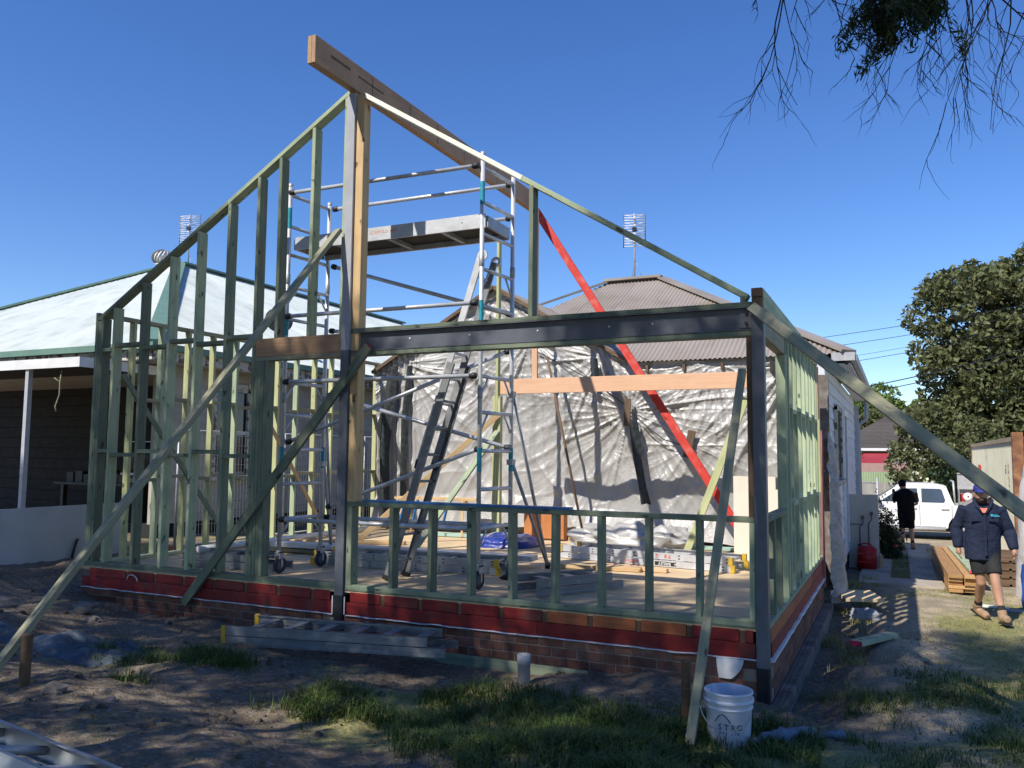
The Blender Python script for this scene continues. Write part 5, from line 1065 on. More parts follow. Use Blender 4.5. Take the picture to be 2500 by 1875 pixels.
# dark tarp heap lower left
def heap(c, sx, sy, h, seed, m, label):
    mb = MB(); n = 46; V = []; F = []
    for i in range(n+1):
        for j in range(n+1):
            u = i/n*2-1; w = j/n*2-1; rr = math.hypot(u, w); e = max(0, 1-rr**2.2)
            x = c[0]+u*sx; y = c[1]+w*sy
            q = e**.6*h*(.45+.55*abs(noise.fractal(Vector((u*1.1+seed, w*2.2, 0)), 1, 2, 3))*1.6)-(.06 if rr > .97 else 0)
            V.append((x, y, gz(x, y)-.015+q+.02*noise.noise(Vector((u*7, w*9, seed)))*e))
    for i in range(n):
        for j in range(n):
            u = (i+.5)/n*2-1; w = (j+.5)/n*2-1
            if math.hypot(u, w) < 1+.12*noise.noise(Vector((u*3, w*3, seed))): F.append((i*(n+1)+j, (i+1)*(n+1)+j, (i+1)*(n+1)+j+1, i*(n+1)+j+1))
    mb.add(V, F, True); return solo('tarp_heap', mb, m, label, 'tarpaulin', 'dark tarps on the dirt')
DT = mat('dusty_blue_tarp', (.07, .09, .11), (.045, .06, .08), 5, rough=.5, bump=.5, bscale=14, rnd=0, dirt=(.22, .2, .17), dscale=4, damt=.6, bdist=.02)
heap((-5.35, -1.95, 0), .66, .4, .15, 2, DT, 'dusty blue-grey tarp heaped on the dirt at the lower left')
heap((-6.3, -2.35, 0), .5, .4, .14, 9, DT, 'second dusty tarp heap at the left edge behind the long prop')
# stones
STN = mat('dusty_stone', (.24, .205, .17), (.17, .145, .12), 8, rough=.95, bump=.4, rnd=.2)
def rock(label, x, y, s, seed):
    mb = MB(); n = 12; V = []; F = []
    for i in range(9):
        t_ = math.pi*i/8
        for j in range(n):
            a = 2*math.pi*j/n; p = Vector((math.sin(t_)*math.cos(a), math.sin(t_)*math.sin(a), math.cos(t_))); k = 1+.45*noise.noise(p*1.5+Vector((seed, 0, 0)))
            V.append((p.x*s*k, p.y*s*.8*k, p.z*s*.55*k))
    for i in range(8):
        for j in range(n): F.append((i*n+j, (i+1)*n+j, (i+1)*n+(j+1) % n, i*n+(j+1) % n))
    mb.add(V, F); o = solo('stone', mb, STN, label, 'stone', 'stones on the dirt', base=(0, 0, 0)); o.location = (x, y, gz(x, y)+s*.2); return o
rock('pale flat stone on the dirt by the lower left stake', -4.05, -3.25, .085, 1); rock('small stone on the dirt right of the flat pale stone', -3.65, -3.15, .045, 3)
rock('pale stone on the dirt mound behind the long prop', -6.4, -1.1, .08, 5); rock('round lump on the mound beside the pale stone', -6.75, -.95, .12, 8); rock('grey lump of concrete on the mound at far left', -7.4, -1.4, .14, 13)
mb = MB(); cnt = 0
pts_ = nr.uniform((-7.5, -5, 0), (2.5, 4.5, 1), (1500, 3))
for x, y, q in pts_:
    if (-8.1 < x < .3 and y > -.1): continue
    s = .004+.014*q**4; z = gz(x, y)+s*.2; a = rng.random()*3
    c_, s_ = math.cos(a)*s, math.sin(a)*s
    mb.add([(x+c_, y+s_, z), (x-s_, y+c_*.8, z), (x-c_, y-s_, z), (x+s_, y-c_*.8, z), (x, y, z+s*.8), (x, y, z-s)], [(0, 1, 4), (1, 2, 4), (2, 3, 4), (3, 0, 4), (1, 0, 5), (2, 1, 5), (3, 2, 5), (0, 3, 5)])
pe = put('pebbles', mb, STN); tag(pe, 'small pebbles and crumbs scattered over the dirt', 'pebbles', None, 'stuff')
mb = MB()
for x, y, q in nr.uniform((-8.8, -5, 0), (1.2, 4.2, 1), (2600, 3)):
    if (-8.1 < x < .3 and y > -.08) or noise.noise(Vector((x*1.4, y*1.4, 2))) < -.05: continue
    s = .008+.03*q**5; z = gz(x, y)+s*.15; V = []
    for i in range(3):
        for j in range(6):
            a = 6.283*j/6+i*.5; r = s*(1, .85, .35)[i]*rng.uniform(.7, 1.25); V.append((x+r*math.cos(a), y+r*math.sin(a), z+s*(-.3, .35, .7)[i]))
    mb.add(V, [(i*6+j, i*6+(j+1) % 6, i*6+6+(j+1) % 6, i*6+6+j) for i in range(2) for j in range(6)]+[(12, 13, 14, 15, 16, 17)], True)
tag(put('dirt_clods', mb, mat('clod_earth', (.13, .105, .08), (.09, .072, .055), 30, rough=.98, bump=.5, rnd=0, spec=.1)), 'loose clods of dark earth strewn over the building dirt', 'clods', None, 'stuff')
LL = np.array([(x, y, gz(x, y)+.006) for x, y in nr.uniform((-8.5, -5), (3.2, 5), (2400, 2)) if not (-8.1 < x < .3 and y > -.1)])
# ================================================================ people
def ell(mb, secs, n=18):
    """stack of ellipses (x, y, z, rx, ry), capped"""
    V = []; k = len(secs)
    for x, y, z, rx, ry in secs:
        for j in range(n):
            a = 2*math.pi*j/n; V.append((x+rx*math.cos(a), y+ry*math.sin(a), z))
    F = [(i*n+j, i*n+(j+1) % n, (i+1)*n+(j+1) % n, (i+1)*n+j) for i in range(k-1) for j in range(n)]
    F += [tuple(reversed(range(n))), tuple(range((k-1)*n, k*n))]
    return mb.add(V, F, True)
def ball(mb, c, rx, ry, rz, n=14):
    return ell(mb, [(c[0], c[1], c[2]+rz*math.sin(t_), rx*math.cos(t_), ry*math.cos(t_)) for t_ in np.linspace(-1.45, 1.45, 9)], n)
def fuse(name, mb, m, parent, M, vox, smooth=4):
    o = put(name, mb, m, parent, M)
    r = o.modifiers.new('remesh', 'REMESH'); r.mode = 'VOXEL'; r.voxel_size = vox; r.use_smooth_shade = True
    s = o.modifiers.new('smooth', 'SMOOTH'); s.factor = .5; s.iterations = smooth
    return o
def limb(mb, pts, rs, n=12): return mb.tube(pts, rs, n)
def hand(mb, w, d, side, s=1.):
    """palm and five curled fingers hanging from wrist w towards d"""
    w = Vector(w); d = Vector(d).normalized(); lat = Vector((0, -1, 0)); lat = (lat-d*lat.dot(d)).normalized(); nrm = d.cross(lat)*side
    limb(mb, [w-d*.03, w+d*.03, w+d*.075*s], [.026, .034, .034], 10)
    for k, (o_, l) in enumerate(((-.03, .062), (-.01, .075), (.01, .07), (.029, .055))):
        b = w+d*.075+lat*-o_; limb(mb, [b-d*.02, b+d*l*.45+nrm*.006, b+d*l*.8+nrm*.022, b+d*l*.95+nrm*.035], [.0105, .01, .009, .0075], 6)
    b = w+d*.03+lat*.03; limb(mb, [b, b+d*.03+lat*.025+nrm*.008, b+d*.06+lat*.028+nrm*.02], [.013, .012, .009], 6)
SKIN = mat('skin', (.47, .26, .17), (.42, .225, .145), 6, rough=.55, bump=.05, rnd=0, spec=.35)
NAVY = mat('navy_cotton', (.022, .03, .058), (.016, .022, .045), 7, rough=.85, bump=.9, bscale=13, rnd=0, spec=.2, bdist=.03)
CHAR = mat('charcoal_cotton', (.035, .035, .034), (.025, .025, .025), 9, rough=.9, bump=.6, bscale=16, rnd=0, spec=.2, bdist=.02)
BLK = mat('black_cotton', (.008, .008, .010), (.006, .006, .007), 9, rough=.9, bump=.6, bscale=14, rnd=0, spec=.15, bdist=.02)
BOOT = mat('tan_suede', (.36, .235, .14), (.29, .185, .11), 9, rough=.9, bump=.3, rnd=0, dirt=(.42, .33, .23), dscale=9, damt=.5)
HAIR = mat('dark_hair', (.02, .015, .012), (.03, .022, .017), 30, rough=.8, bump=.4, rnd=0)
ORS = mat('coral_cotton', (.72, .2, .13), (.62, .16, .1), 9, rough=.85, bump=.2, rnd=0)
def person(loc, sc_, label, joints, mats, hat=True, rz=0):
    J = {k: Vector(v) for k, v in joints.items() if isinstance(v, tuple)}
    M = Matrix.Translation(loc) @ Matrix.Rotation(rz, 4, 'Z') @ Matrix.Scale(sc_, 4)
    o = thing('person', label, 'person', loc); top, leg_m, boot_m = mats
    b = MB()
    H = J['head']
    # torso, neck, head, arms, legs in one body
    ell(b, [(J['pelvis'].x, J['pelvis'].y, .84, .13, .1), (J['pelvis'].x, J['pelvis'].y, .95, .165, .115), (J['chest'].x*.5, J['chest'].y*.5, 1.08, .15, .105), (J['chest'].x, J['chest'].y, 1.25, .17, .115), (J['chest'].x, J['chest'].y, 1.4, .185, .11), (J['chest'].x, J['chest'].y, 1.47, .11, .08), (J['chest'].x, J['chest'].y, 1.5, .06, .06)])
    limb(b, [(J['chest'].x, J['chest'].y, 1.44), (J['chest'].x*.5+H.x*.5, J['chest'].y*.5+H.y*.5, 1.52), H+Vector((0, .01, -.06))], [.065, .058, .058])
    ell(b, [(H.x+f*0, H.y+y_, H.z+z_, rx, ry) for z_, rx, ry, y_, f in ((-.125, .035, .035, -.035, 0), (-.105, .052, .06, -.02, 0), (-.06, .068, .082, -.005, 0), (0, .076, .096, 0, 0), (.05, .077, .098, .005, 0), (.09, .066, .085, .008, 0), (.118, .035, .045, .01, 0))], 20)
    fs = joints.get('face', -1)
    b.lathe([(.001, .0), (.014, .004), (.011, .03), (.004, .048)], H+Vector((0, fs*.085, -.045)), (0, fs*.5, 1), 8)           # nose
    for s in (-1, 1): ball(b, H+Vector((s*.078, .01, -.015)), .012, .022, .034, 8)                                          # ears
    for s in ('l', 'r'):
        limb(b, [J['sh_'+s], J['el_'+s], J['wr_'+s]], [.05, .04, .028]); hand(b, J['wr_'+s], J['hd_'+s]-J['wr_'+s], 1 if s == 'l' else -1)
        hp_, kn, an = J['hip_'+s], J['kn_'+s], J['an_'+s]; mid = hp_.lerp(kn, .5); cf = kn.lerp(an, .32)+Vector((0, .018, 0))
        limb(b, [hp_, mid, kn+(hp_-kn).normalized()*.06, kn, cf, kn.lerp(an, .7), an], [.085, .075, .058, .054, .058, .042, .036], 14)
        limb(b, [an, an.lerp(J['toe_'+s], .4)+Vector((0, 0, -.03)), J['toe_'+s]], [.04, .04, .03])
    fuse('body', b, SKIN, o, M, .011, 3)
    # shirt with sleeves
    t = MB(); c = J['chest']; p = J['pelvis']
    ell(t, [(p.x, p.y, joints.get('hem', .8), .2, .145), (p.x, p.y, .9, .205, .15), (p.x*.6+c.x*.4, c.y*.4, 1.02, .2, .145), (c.x, c.y, 1.2, .205, .145), (c.x, c.y, 1.36, .215, .14), (c.x, c.y, 1.43, .2, .12), (c.x, c.y, 1.48, .12, .1), (c.x, c.y+.01, 1.515, .075, .078)], 22)
    for s in ('l', 'r'):
        sh, e_, w_ = J['sh_'+s], J['el_'+s], J['wr_'+s]
        if joints.get('short'): limb(t, [sh, sh.lerp(e_, .5), sh.lerp(e_, .85)], [.085, .075, .07])
        else: limb(t, [sh, sh.lerp(e_, .5), e_+(sh-e_).normalized()*.05, e_, e_.lerp(w_, .25), e_.lerp(w_, .6), w_+(e_-w_).normalized()*.03, w_], [.088, .076, .076, .07, .078, .066, .06, .05], 14)
    fuse('shirt', t, top, o, M, .012, 3)
    q = MB()
    ell(q, [(p.x, p.y, .8, .17, .13), (p.x, p.y, .9, .19, .138), (p.x, p.y, 1.0, .172, .125)], 20)
    for s in ('l', 'r'):
        hp_, kn = J['hip_'+s], J['kn_'+s]; e_ = hp_.lerp(kn, joints.get('short_len', .72)); limb(q, [hp_+Vector((0, 0, .02)), hp_.lerp(e_, .5), e_], [.1, .092, .088], 16)
    fuse('shorts', q, leg_m, o, M, .012, 2)
    for s in ('l', 'r'):
        an, to = J['an_'+s], J['toe_'+s]; sk = MB(); kn = J['kn_'+s]; up = (kn-an).normalized()
        limb(sk, [an+up*.03, an+up*.1, an+up*.13], [.047, .047, .045]); fuse('sock', sk, CHAR, o, M, .01, 2)
        fo = (to-an); bt_ = MB(); heel = an-fo.normalized()*.035-up*.05
        limb(bt_, [an+up*.07, an, an-up*.05], [.054, .054, .052]); limb(bt_, [heel, an.lerp(to, .45)-up*.03, to-fo.normalized()*.03, to+fo.normalized()*.02], [.046, .05, .05, .038])
        bo = fuse('boot', bt_, boot_m, o, M, .01, 3)
        sn = MB(); side_ = fo.cross(up).normalized(); nrm = side_.cross(fo).normalized()
        a_ = heel-fo.normalized()*.045; b2 = to+fo.normalized()*.045; dn = -nrm if nrm.z > 0 else nrm
        sn.bar(a_+dn*.045, b2+dn*.04, .018, .085, nrm); put('sole', sn, BLACK, bo, M)
    return o, M, J
mj = dict(pelvis=(0, 0, .92), chest=(.02, -.02, 1.3), head=(.0, -.1, 1.60), face=-1, hem=.76,
          sh_l=(.19, -.01, 1.41), el_l=(.30, .03, 1.14), wr_l=(.34, -.06, .91), hd_l=(.345, -.10, .80),
          sh_r=(-.17, -.02, 1.41), el_r=(-.28, .04, 1.15), wr_r=(-.27, -.01, .90), hd_r=(-.265, -.03, .8),
          hip_l=(.09, 0, .9), kn_l=(.12, -.16, .50), an_l=(.17, -.27, .12), toe_l=(.2, -.44, .11), hip_r=(-.08, 0, .9), kn_r=(-.03, -.02, .48), an_r=(-.06, .26, .13), toe_r=(.03, .1, .045), short_len=.74)
o, M, J = person((1.92, 5.35, gz(1.92, 5.3)-.005), 1.02, 'man in a navy work jacket, dark shorts and tan boots walking towards us', mj, (NAVY, CHAR, BOOT))
H = J['head']
cp_ = MB(); ell(cp_, [(H.x, H.y+.01, H.z+z_, r1, r2) for z_, r1, r2 in ((.02, .085, .107), (.06, .086, .107), (.1, .074, .094), (.125, .045, .058), (.135, .012, .015))], 22)
CAPM = mat('royal_blue_cap', (.03, .04, .22), (.025, .032, .18), 9, rough=.8, bump=.2, rnd=0)
cpo = put('cap', cp_, CAPM, o, M); bm_ = MB(); V = []
for i in range(7):
    a = math.pi+math.pi*i/6; V += [(H.x+.084*math.cos(a), H.y+.1*math.sin(a), H.z+.045), (H.x+.078*math.cos(a), H.y+.01+.19*math.sin(a), H.z+.018)]
V += [(x, y, z-.008) for x, y, z in V]
bm_.add(V, [(2*i, 2*i+1, 2*i+3, 2*i+2) for i in range(6)]+[(14+2*i, 16+2*i, 17+2*i, 15+2*i) for i in range(6)]+[(2*i+1, 15+2*i, 17+2*i, 2*i+3) for i in range(6)], True); put('brim', bm_, CAPM, cpo, M)
br = MB(); ell(br, [(H.x, H.y-.022, H.z-.13, .045, .05), (H.x, H.y-.016, H.z-.1, .064, .076), (H.x, H.y-.012, H.z-.06, .072, .086)], 18); fuse('beard', br, HAIR, o, M, .008, 2)
hr = MB(); ell(hr, [(H.x, H.y+.03, H.z-.09, .06, .06), (H.x, H.y+.03, H.z-.03, .08, .085), (H.x, H.y+.02, H.z+.03, .082, .1)], 18); put('hair', hr, HAIR, o, M)
for s in (-1, 1): put('eye', ball(MB(), H+Vector((s*.03, -.092, -.002)), .011, .008, .008, 8), WHITE_L, o, M)
put('mouth', ball(MB(), H+Vector((0, -.098, -.082)), .022, .008, .006, 8), mat('lip', (.3, .1, .08), rough=.5, bump=0, rnd=0), o, M)
cl = MB(); c = J['chest']
cl.add([(c.x-.075, c.y-.075, 1.53), (c.x+.075, c.y-.075, 1.53), (c.x+.012, c.y-.158, 1.36), (c.x-.012, c.y-.158, 1.36), (c.x-.07, c.y-.1, 1.45), (c.x+.07, c.y-.1, 1.45)], [(0, 4, 5, 1), (4, 3, 2, 5)])
put('undershirt', cl, ORS, o, M); put('polo_collar', MB().tube([(c.x+.078*math.sin(a), c.y-.01-.085*math.cos(a), 1.525-.03*math.cos(a)) for a in np.linspace(-1.9, 1.9, 14)], .014, 6), ORS, o, M)
for s in (-1, 1):
    put('jacket_collar', MB().tube([(c.x+s*.09, c.y+.04, 1.535), (c.x+s*.1, c.y-.05, 1.51), (c.x+s*.075, c.y-.12, 1.44), (c.x+s*.02, c.y-.165, 1.35)], [.016, .02, .022, .01], 6), NAVY, o, M)
    put('pocket_flap', MB().obox(Matrix.Translation((c.x+s*.1, c.y-.152, 1.27)), .11, .008, .035), NAVY, o, M)
put('placket', MB().obox(Matrix.Translation((c.x+.005, c.y-.15, 1.08)), .03, .012, .5), NAVY, o, M)
TL = mat('cyan_print', (.05, .42, .55), rough=.7, bump=0, rnd=0)
lg = put('chest_logo', MB().box(c.x+.07, c.y-.166, 1.32, c.x+.095, c.y-.164, 1.345).box(c.x+.1, c.y-.166, 1.318, c.x+.165, c.y-.164, 1.328).box(c.x+.1, c.y-.166, 1.333, c.x+.15, c.y-.164, 1.34), TL, o, M)
pj = dict(pelvis=(0, 0, .92), chest=(-.01, -.01, 1.3), head=(-.07, .04, 1.61), face=1, hem=.72, short=True, short_len=.95,
          sh_l=(.19, 0, 1.41), el_l=(.25, .02, 1.14), wr_l=(.14, .2, 1.08), hd_l=(.05, .25, 1.1), sh_r=(-.19, 0, 1.41), el_r=(-.27, .1, 1.16), wr_r=(-.3, .28, 1.3), hd_r=(-.28, .33, 1.4),
          hip_l=(.09, 0, .9), kn_l=(.1, .02, .5), an_l=(.13, .0, .1), toe_l=(.15, .17, .04), hip_r=(-.09, 0, .9), kn_r=(-.09, .0, .5), an_r=(-.1, -.02, .1), toe_r=(-.14, .15, .04))
o, M, J = person((1.1, 16.3, gz(1.1, 16.3)+.03), 1.0, 'person in a black shirt, black shorts and black cap seen from behind beside the ute', pj, (BLK, BLK, BOOT))
H = J['head']; cp_ = MB(); ell(cp_, [(H.x, H.y, H.z+z_, r1, r2) for z_, r1, r2 in ((-.04, .083, .104), (.06, .087, .108), (.1, .076, .095), (.13, .03, .04))], 18); put('cap', cp_, BLK, o, M)
put('phone', MB().obox(Matrix.Translation((-.28, .36, 1.42)) @ Matrix.Rotation(.5, 4, 'X'), .07, .012, .14), BLACK, o, M)
# ================================================================ foliage
def leafmat(name, c1, c2, c3):
    m = mat(name, c1, c2, 1.1, rough=.55, bump=0, rnd=0, spec=.35, contrast=(.3, .7)); t = m.node_tree; N = t.nodes; L = t.links; bs = N['Principled BSDF']
    src = bs.inputs['Base Color'].links[0].from_socket
    tc = N.new('ShaderNodeTexCoord'); nz = N.new('ShaderNodeTexNoise'); nz.inputs['Scale'].default_value = 9; L.new(tc.outputs['Object'], nz.inputs['Vector'])
    mr = N.new('ShaderNodeMapRange'); mr.inputs[1].default_value = .45; mr.inputs[2].default_value = .7; L.new(nz.outputs[0], mr.inputs[0])
    mx = N.new('ShaderNodeMix'); mx.data_type = 'RGBA'; mx.inputs[7].default_value = (*c3, 1); L.new(src, mx.inputs[6]); L.new(mr.outputs[0], mx.inputs[0]); L.new(mx.outputs[2], bs.inputs['Base Color'])
    tr_ = N.new('ShaderNodeBsdfTranslucent'); L.new(mx.outputs[2], tr_.inputs[0]); ms = N.new('ShaderNodeMixShader'); ms.inputs[0].default_value = .25
    out = [n for n in N if n.type == 'OUTPUT_MATERIAL'][0]; L.new(bs.outputs[0], ms.inputs[1]); L.new(tr_.outputs[0], ms.inputs[2]); L.new(ms.outputs[0], out.inputs[0]); return m
def leaves(name, P, size, m, parent=None, asp=.45, droop=0., jit=.5):
    n = len(P); d = nr.normal(size=(n, 3)); d[:, 2] -= droop; d /= np.linalg.norm(d, axis=1)[:, None]; e = nr.normal(size=(n, 3)); e -= (e*d).sum(1)[:, None]*d; e /= np.linalg.norm(e, axis=1)[:, None]
    s = size*(1+jit*(nr.random(n)-.5))[:, None]; nn_ = np.cross(d, e)
    a = P-d*s*.5; b = P+e*s*asp*.5+nn_*s*.08; c = P+d*s*.5; f = P-e*s*asp*.5+nn_*s*.08
    V = np.stack([a, b, c, f], 1).reshape(-1, 3); me = bpy.data.meshes.new(name); k = np.arange(n)*4
    me.vertices.add(4*n); me.vertices.foreach_set('co', V.astype('f').ravel()); me.loops.add(4*n); me.loops.foreach_set('vertex_index', np.arange(4*n, dtype='i'))
    me.polygons.add(n); me.polygons.foreach_set('loop_start', (np.arange(n)*4).astype('i')); me.update(calc_edges=True)
    return put(name, me, m, parent)
def crown_points(clumps, per, shell=.55):
    out = []
    for (c, r, w) in clumps:
        n = int(per*w); q = nr.normal(size=(n, 3)); q /= np.linalg.norm(q, axis=1)[:, None]; rad = shell+(1-shell)*nr.random(n)**.7
        out.append(np.array(c)+q*rad[:, None]*np.array(r))
    return np.concatenate(out)
def tree(name, label, base_, h, clumps, per, size, m, group='trees beyond the yard', trunk_r=.25, limbs=8, bark=BROWN, asp=.5):
    o = thing(name, label, 'tree', base_, group); b = Vector(base_); t = MB(); top = b+Vector((.2, .1, h*.55))
    t.tube([b-Vector((0, 0, .3)), b+Vector((.05, 0, h*.25)), top], [trunk_r, trunk_r*.8, trunk_r*.5], 10)
    for c, r, w in clumps[:limbs]: t.tube([b+Vector((.05, 0, h*.28)), (Vector(c)+b+Vector((0, 0, h*.4)))*.5, Vector(c)], [trunk_r*.45, trunk_r*.25, trunk_r*.08], 6)
    put('trunk', t, bark, o); leaves('crown', crown_points(clumps, per), size, m, o, asp); return o
def clumpset(c, R_, n, rmin, rmax, seed, squash=.8):
    q = np.random.default_rng(seed); out = []
    for _ in range(n):
        d = q.normal(size=3); d /= np.linalg.norm(d); d *= q.random()**.4; r = q.uniform(rmin, rmax)
        out.append(((c[0]+d[0]*R_[0], c[1]+d[1]*R_[1], c[2]+d[2]*R_[2]), (r, r, r*squash), (r/rmax)**2))
    return out
LF1 = leafmat('dark_olive_leaves', (.14, .15, .058), (.06, .075, .026), (.19, .2, .085))
LF2 = leafmat('fresh_leaves', (.13, .19, .03), (.09, .14, .025), (.18, .24, .06))
LF3 = leafmat('shrub_leaves', (.03, .055, .018), (.02, .04, .014), (.05, .08, .03))
def shellset(c, R_, n, rmin, rmax, seed):
    q = np.random.default_rng(seed); out = []
    for k in range(n):
        z = 1-2*(k+.5)/n; a = k*2.39996; s = math.sqrt(1-z*z); f = q.uniform(.6, 1.06) if k % 3 else q.uniform(.1, .6); r = q.uniform(rmin, rmax)
        out.append(((c[0]+s*math.cos(a)*R_[0]*f, c[1]+s*math.sin(a)*R_[1]*f, c[2]+z*R_[2]*f), (r, r, r*.75), (r/rmax)**2))
    return out
tree('broadleaf_tree', 'big dense dark green tree filling the right edge behind the container', (5.4, 34.5, -1.2), 12, shellset((5.3, 34.4, 6.3), (3.6, 3.2, 4.5), 115, .45, 1.15, 1)+shellset((4.4, 33.6, 2.4), (3.2, 2.4, 2.2), 60, .6, 1.1, 2), 430, .3, LF1)
tree('broadleaf_tree', 'lower bushy tree hanging over the ute below the big dark tree', (3.2, 30.5, -1.2), 4, clumpset((3.0, 30.6, 1.25), (2.1, 1.4, 1.5), 34, .5, .85, 2), 520, .2, LF1)
tree('broadleaf_tree', 'bright green tree beyond the tiled house', (.6, 62, -1.3), 9, clumpset((.5, 62, 3.9), (4.2, 3, 2.9), 30, .9, 1.6, 3), 420, .42, LF2)
tree('broadleaf_tree', 'dark tree standing behind the tiled house roof at its left', (-2, 55, -1.3), 6, clumpset((-1.5, 55, 2.6), (3, 2, 1.7), 16, .8, 1.2, 8), 350, .36, LF1)
wf = tree('flowering_bush', 'dark bush with pale flowers behind the ute', (2.2, 29.2, -1.2), 2, clumpset((2.4, 29.2, .2), (1.5, .6, .6), 12, .35, .6, 6), 380, .16, LF3, 'bushes by the far fence', .06)
leaves('flower', crown_points(clumpset((1.75, 28.7, .42), (.45, .3, .35), 4, .2, .3, 7), 26), .13, mat('cream_petal', (.75, .74, .5), rough=.7, bump=0, rnd=0), wf, .9)['kind'] = 'stuff'
def shrub(label, x, y, h, n, r, seed, m=LF3):
    o = thing('shrub', label, 'shrub', (x, y, gz(x, y)), 'shrubs by the pipe panel'); q = random.Random(seed); t = MB(); P = []
    for k in range(n):
        a = q.random()*6.28; l = h*q.uniform(.55, 1); tip = Vector((x+r*math.cos(a)*q.random(), y+r*math.sin(a)*q.random(), gz(x, y)+l)); b = Vector((x+.05*math.cos(a), y+.05*math.sin(a), gz(x, y)-.03)); md = b.lerp(tip, .5)+Vector((.05*math.cos(a), 0, 0)); t.tube([b, md, tip], [.012, .008, .003], 4)
        for i in range(34): s = q.uniform(.1, 1); p = b.lerp(tip, s); P.append((p.x+q.gauss(0, .07), p.y+q.gauss(0, .07), p.z+q.gauss(0, .04)))
    put('stems', t, BROWN, o); leaves('foliage', np.array(P), .085, m, o, .45); return o
shrub('dark leafy shrub beside the cream pipe panel', .7, 12.5, 1.15, 36, .2, 1); shrub('low dark shrub at the foot of the leafy shrub', .82, 13.1, .55, 18, .25, 2); shrub('tall thin leafy shoot rising behind the pipe panel', .62, 13.6, 1.75, 3, .16, 3)
solo('red_flower', blob((.86, 12.35, gz(.86, 12.35)+.3), .05, .05, .05, 2, 10, 5, .2), RP, 'single red flower head among the shrub leaves', 'flower')
tag(leaves('leaf_litter', LL, .035, mat('dead_leaf', (.22, .15, .08), (.12, .08, .045), 40, rough=.9, bump=0, rnd=0), None, .4, 0.), 'fallen dead leaves and chips scattered over the yard', 'leaf litter', None, 'stuff')
# ================================================================ the tree overhead: crown behind and above the camera, twigs hanging into view
oh_ = thing('overhanging_tree', 'tall tree overhead whose bare twigs and one leafy sprig hang into the top right', 'tree', (-5.5, -13.5, -.3))
BARK = mat('grey_bark', (.08, .062, .05), (.055, .042, .034), 7, rough=.95, bump=.5, rnd=0)
t = MB(); t.tube([(-5.5, -13.5, -.5), (-5.4, -13.3, 2.5), (-5.1, -12.9, 5.0), (-4.8, -12.4, 8)], [.42, .34, .28, .16], 12)
for tip in ((-8, -10, 9), (-11, -9, 8), (-3, -10, 10), (0, -9.5, 10), (3, -9.5, 10.5), (-6, -9, 11), (-9, -9, 5), (-2, -9.5, 7), (2.5, -9.2, 7.5)):
    t.tube([(-5.2, -13, 4.2), (-5.2*.5+tip[0]*.5, -11.6, 3.2+tip[2]*.45), tip], [.16, .1, .03], 7)
t.tube([(-5, -12.7, 6), (-1.5, -8, 8.2), (.6, -3, 7.2), (1.3, -1.2, 6.0), (1.6, -.6, 5.5)], [.14, .1, .07, .04, .02], 8)
t.tube([(.6, -3, 7.2), (.3, -1.9, 6.0), (.2, -1.4, 5.3)], [.05, .03, .015], 6); t.tube([(1.0, -2, 6.6), (.9, -1.3, 5.8), (.8, -1.1, 5.2)], [.04, .025, .012], 6)
put('trunk', t, BARK, oh_)
def shade_top(x):
    K = [(-30, 3.4), (-13, 3.4), (-11, 3.6), (-9, 3.4), (-8, 3.9), (-6.5, 4.3), (-5, 4.0), (-4.4, 3.0), (-3.4, 2.2), (-2.5, 2.4), (-1.7, 3.3), (-.9, 4.3), (4, 4.4), (9, 4.2)]
    return float(np.interp(x, [k[0] for k in K], [k[1] for k in K]))
CL = []
q = random.Random(4)
while len(CL) < 3600:
    xw = q.uniform(-14, 6); zw = q.uniform(-7.5, 4.8)
    if zw > shade_top(xw)-.15+.25*noise.noise(Vector((xw*1.7, zw*1.7, 3))): continue
    # openings that let flecks of sun through
    if noise.noise(Vector((xw*1.25+4, zw*1.25, 7.3))) > .34: continue
    s = q.uniform(8.3, 12.5)
    CL.append((xw-LX*s, -LY*s, zw+s))
CL = np.array(CL); P = np.repeat(CL, 46, 0)+nr.normal(scale=.16, size=(len(CL)*46, 3)); P = P[P[:, 1] < -7.35]
leaves('crown', P, .15, LF1, oh_, .42)
def twig(mb, p, d, l, r, depth, q, lv=None):
    n = 6; pts = [p.copy()]; c = p.copy(); dd = d.copy(); sub = []
    for i in range(n):
        dd = (dd+Vector((q.gauss(0, .17), q.gauss(0, .15), q.gauss(-.03, .08)))).normalized(); c = c+dd*l/n; pts.append(c.copy()); sub.append((c.copy(), dd.copy()))
    mb.tube(pts, [r*(1-.7*i/n) for i in range(n+1)], 4, False)
    if lv is not None: lv += [x for x in pts[2:]]
    if depth:
        for c_, d_ in sub:
            if q.random() < .55:
                a = q.uniform(0, 6.28); sd = Vector((math.cos(a), math.sin(a)*.6, -.35)); twig(mb, c_, (d_*.75+sd*.55).normalized(), l*q.uniform(.3, .6), r*.6, depth-1, q, lv)
tw = MB(); q = random.Random(21); LP = []
ux = Vector((.906, .424, 0)); C0 = Vector((.22, -1.54, 4.62))
for u_, L_ in [(0.02, .3), (.12, 1.15), (.2, 1.1), (.26, .8), (.36, .7), (.5, .75), (.58, .9), (.66, .7), (.8, .55), (.9, .6), (1.02, .75), (1.1, .9), (1.2, 1.05), (1.3, 1.2), (1.36, .9), (1.45, 1.25), (1.52, 1.35), (1.58, 1.1), (1.66, 1.3), (1.74, 1.2), (1.8, 1.0), (.44, .5), (1.25, .8), (1.62, .8)]:
    p = C0+ux*u_+Vector((q.uniform(-.1, .1), q.uniform(-.15, .35), q.uniform(0, .25))); twig(tw, p, Vector((q.uniform(-.35, .2), q.uniform(-.15, .15), -1)).normalized(), L_*.85, .007, 2, q)
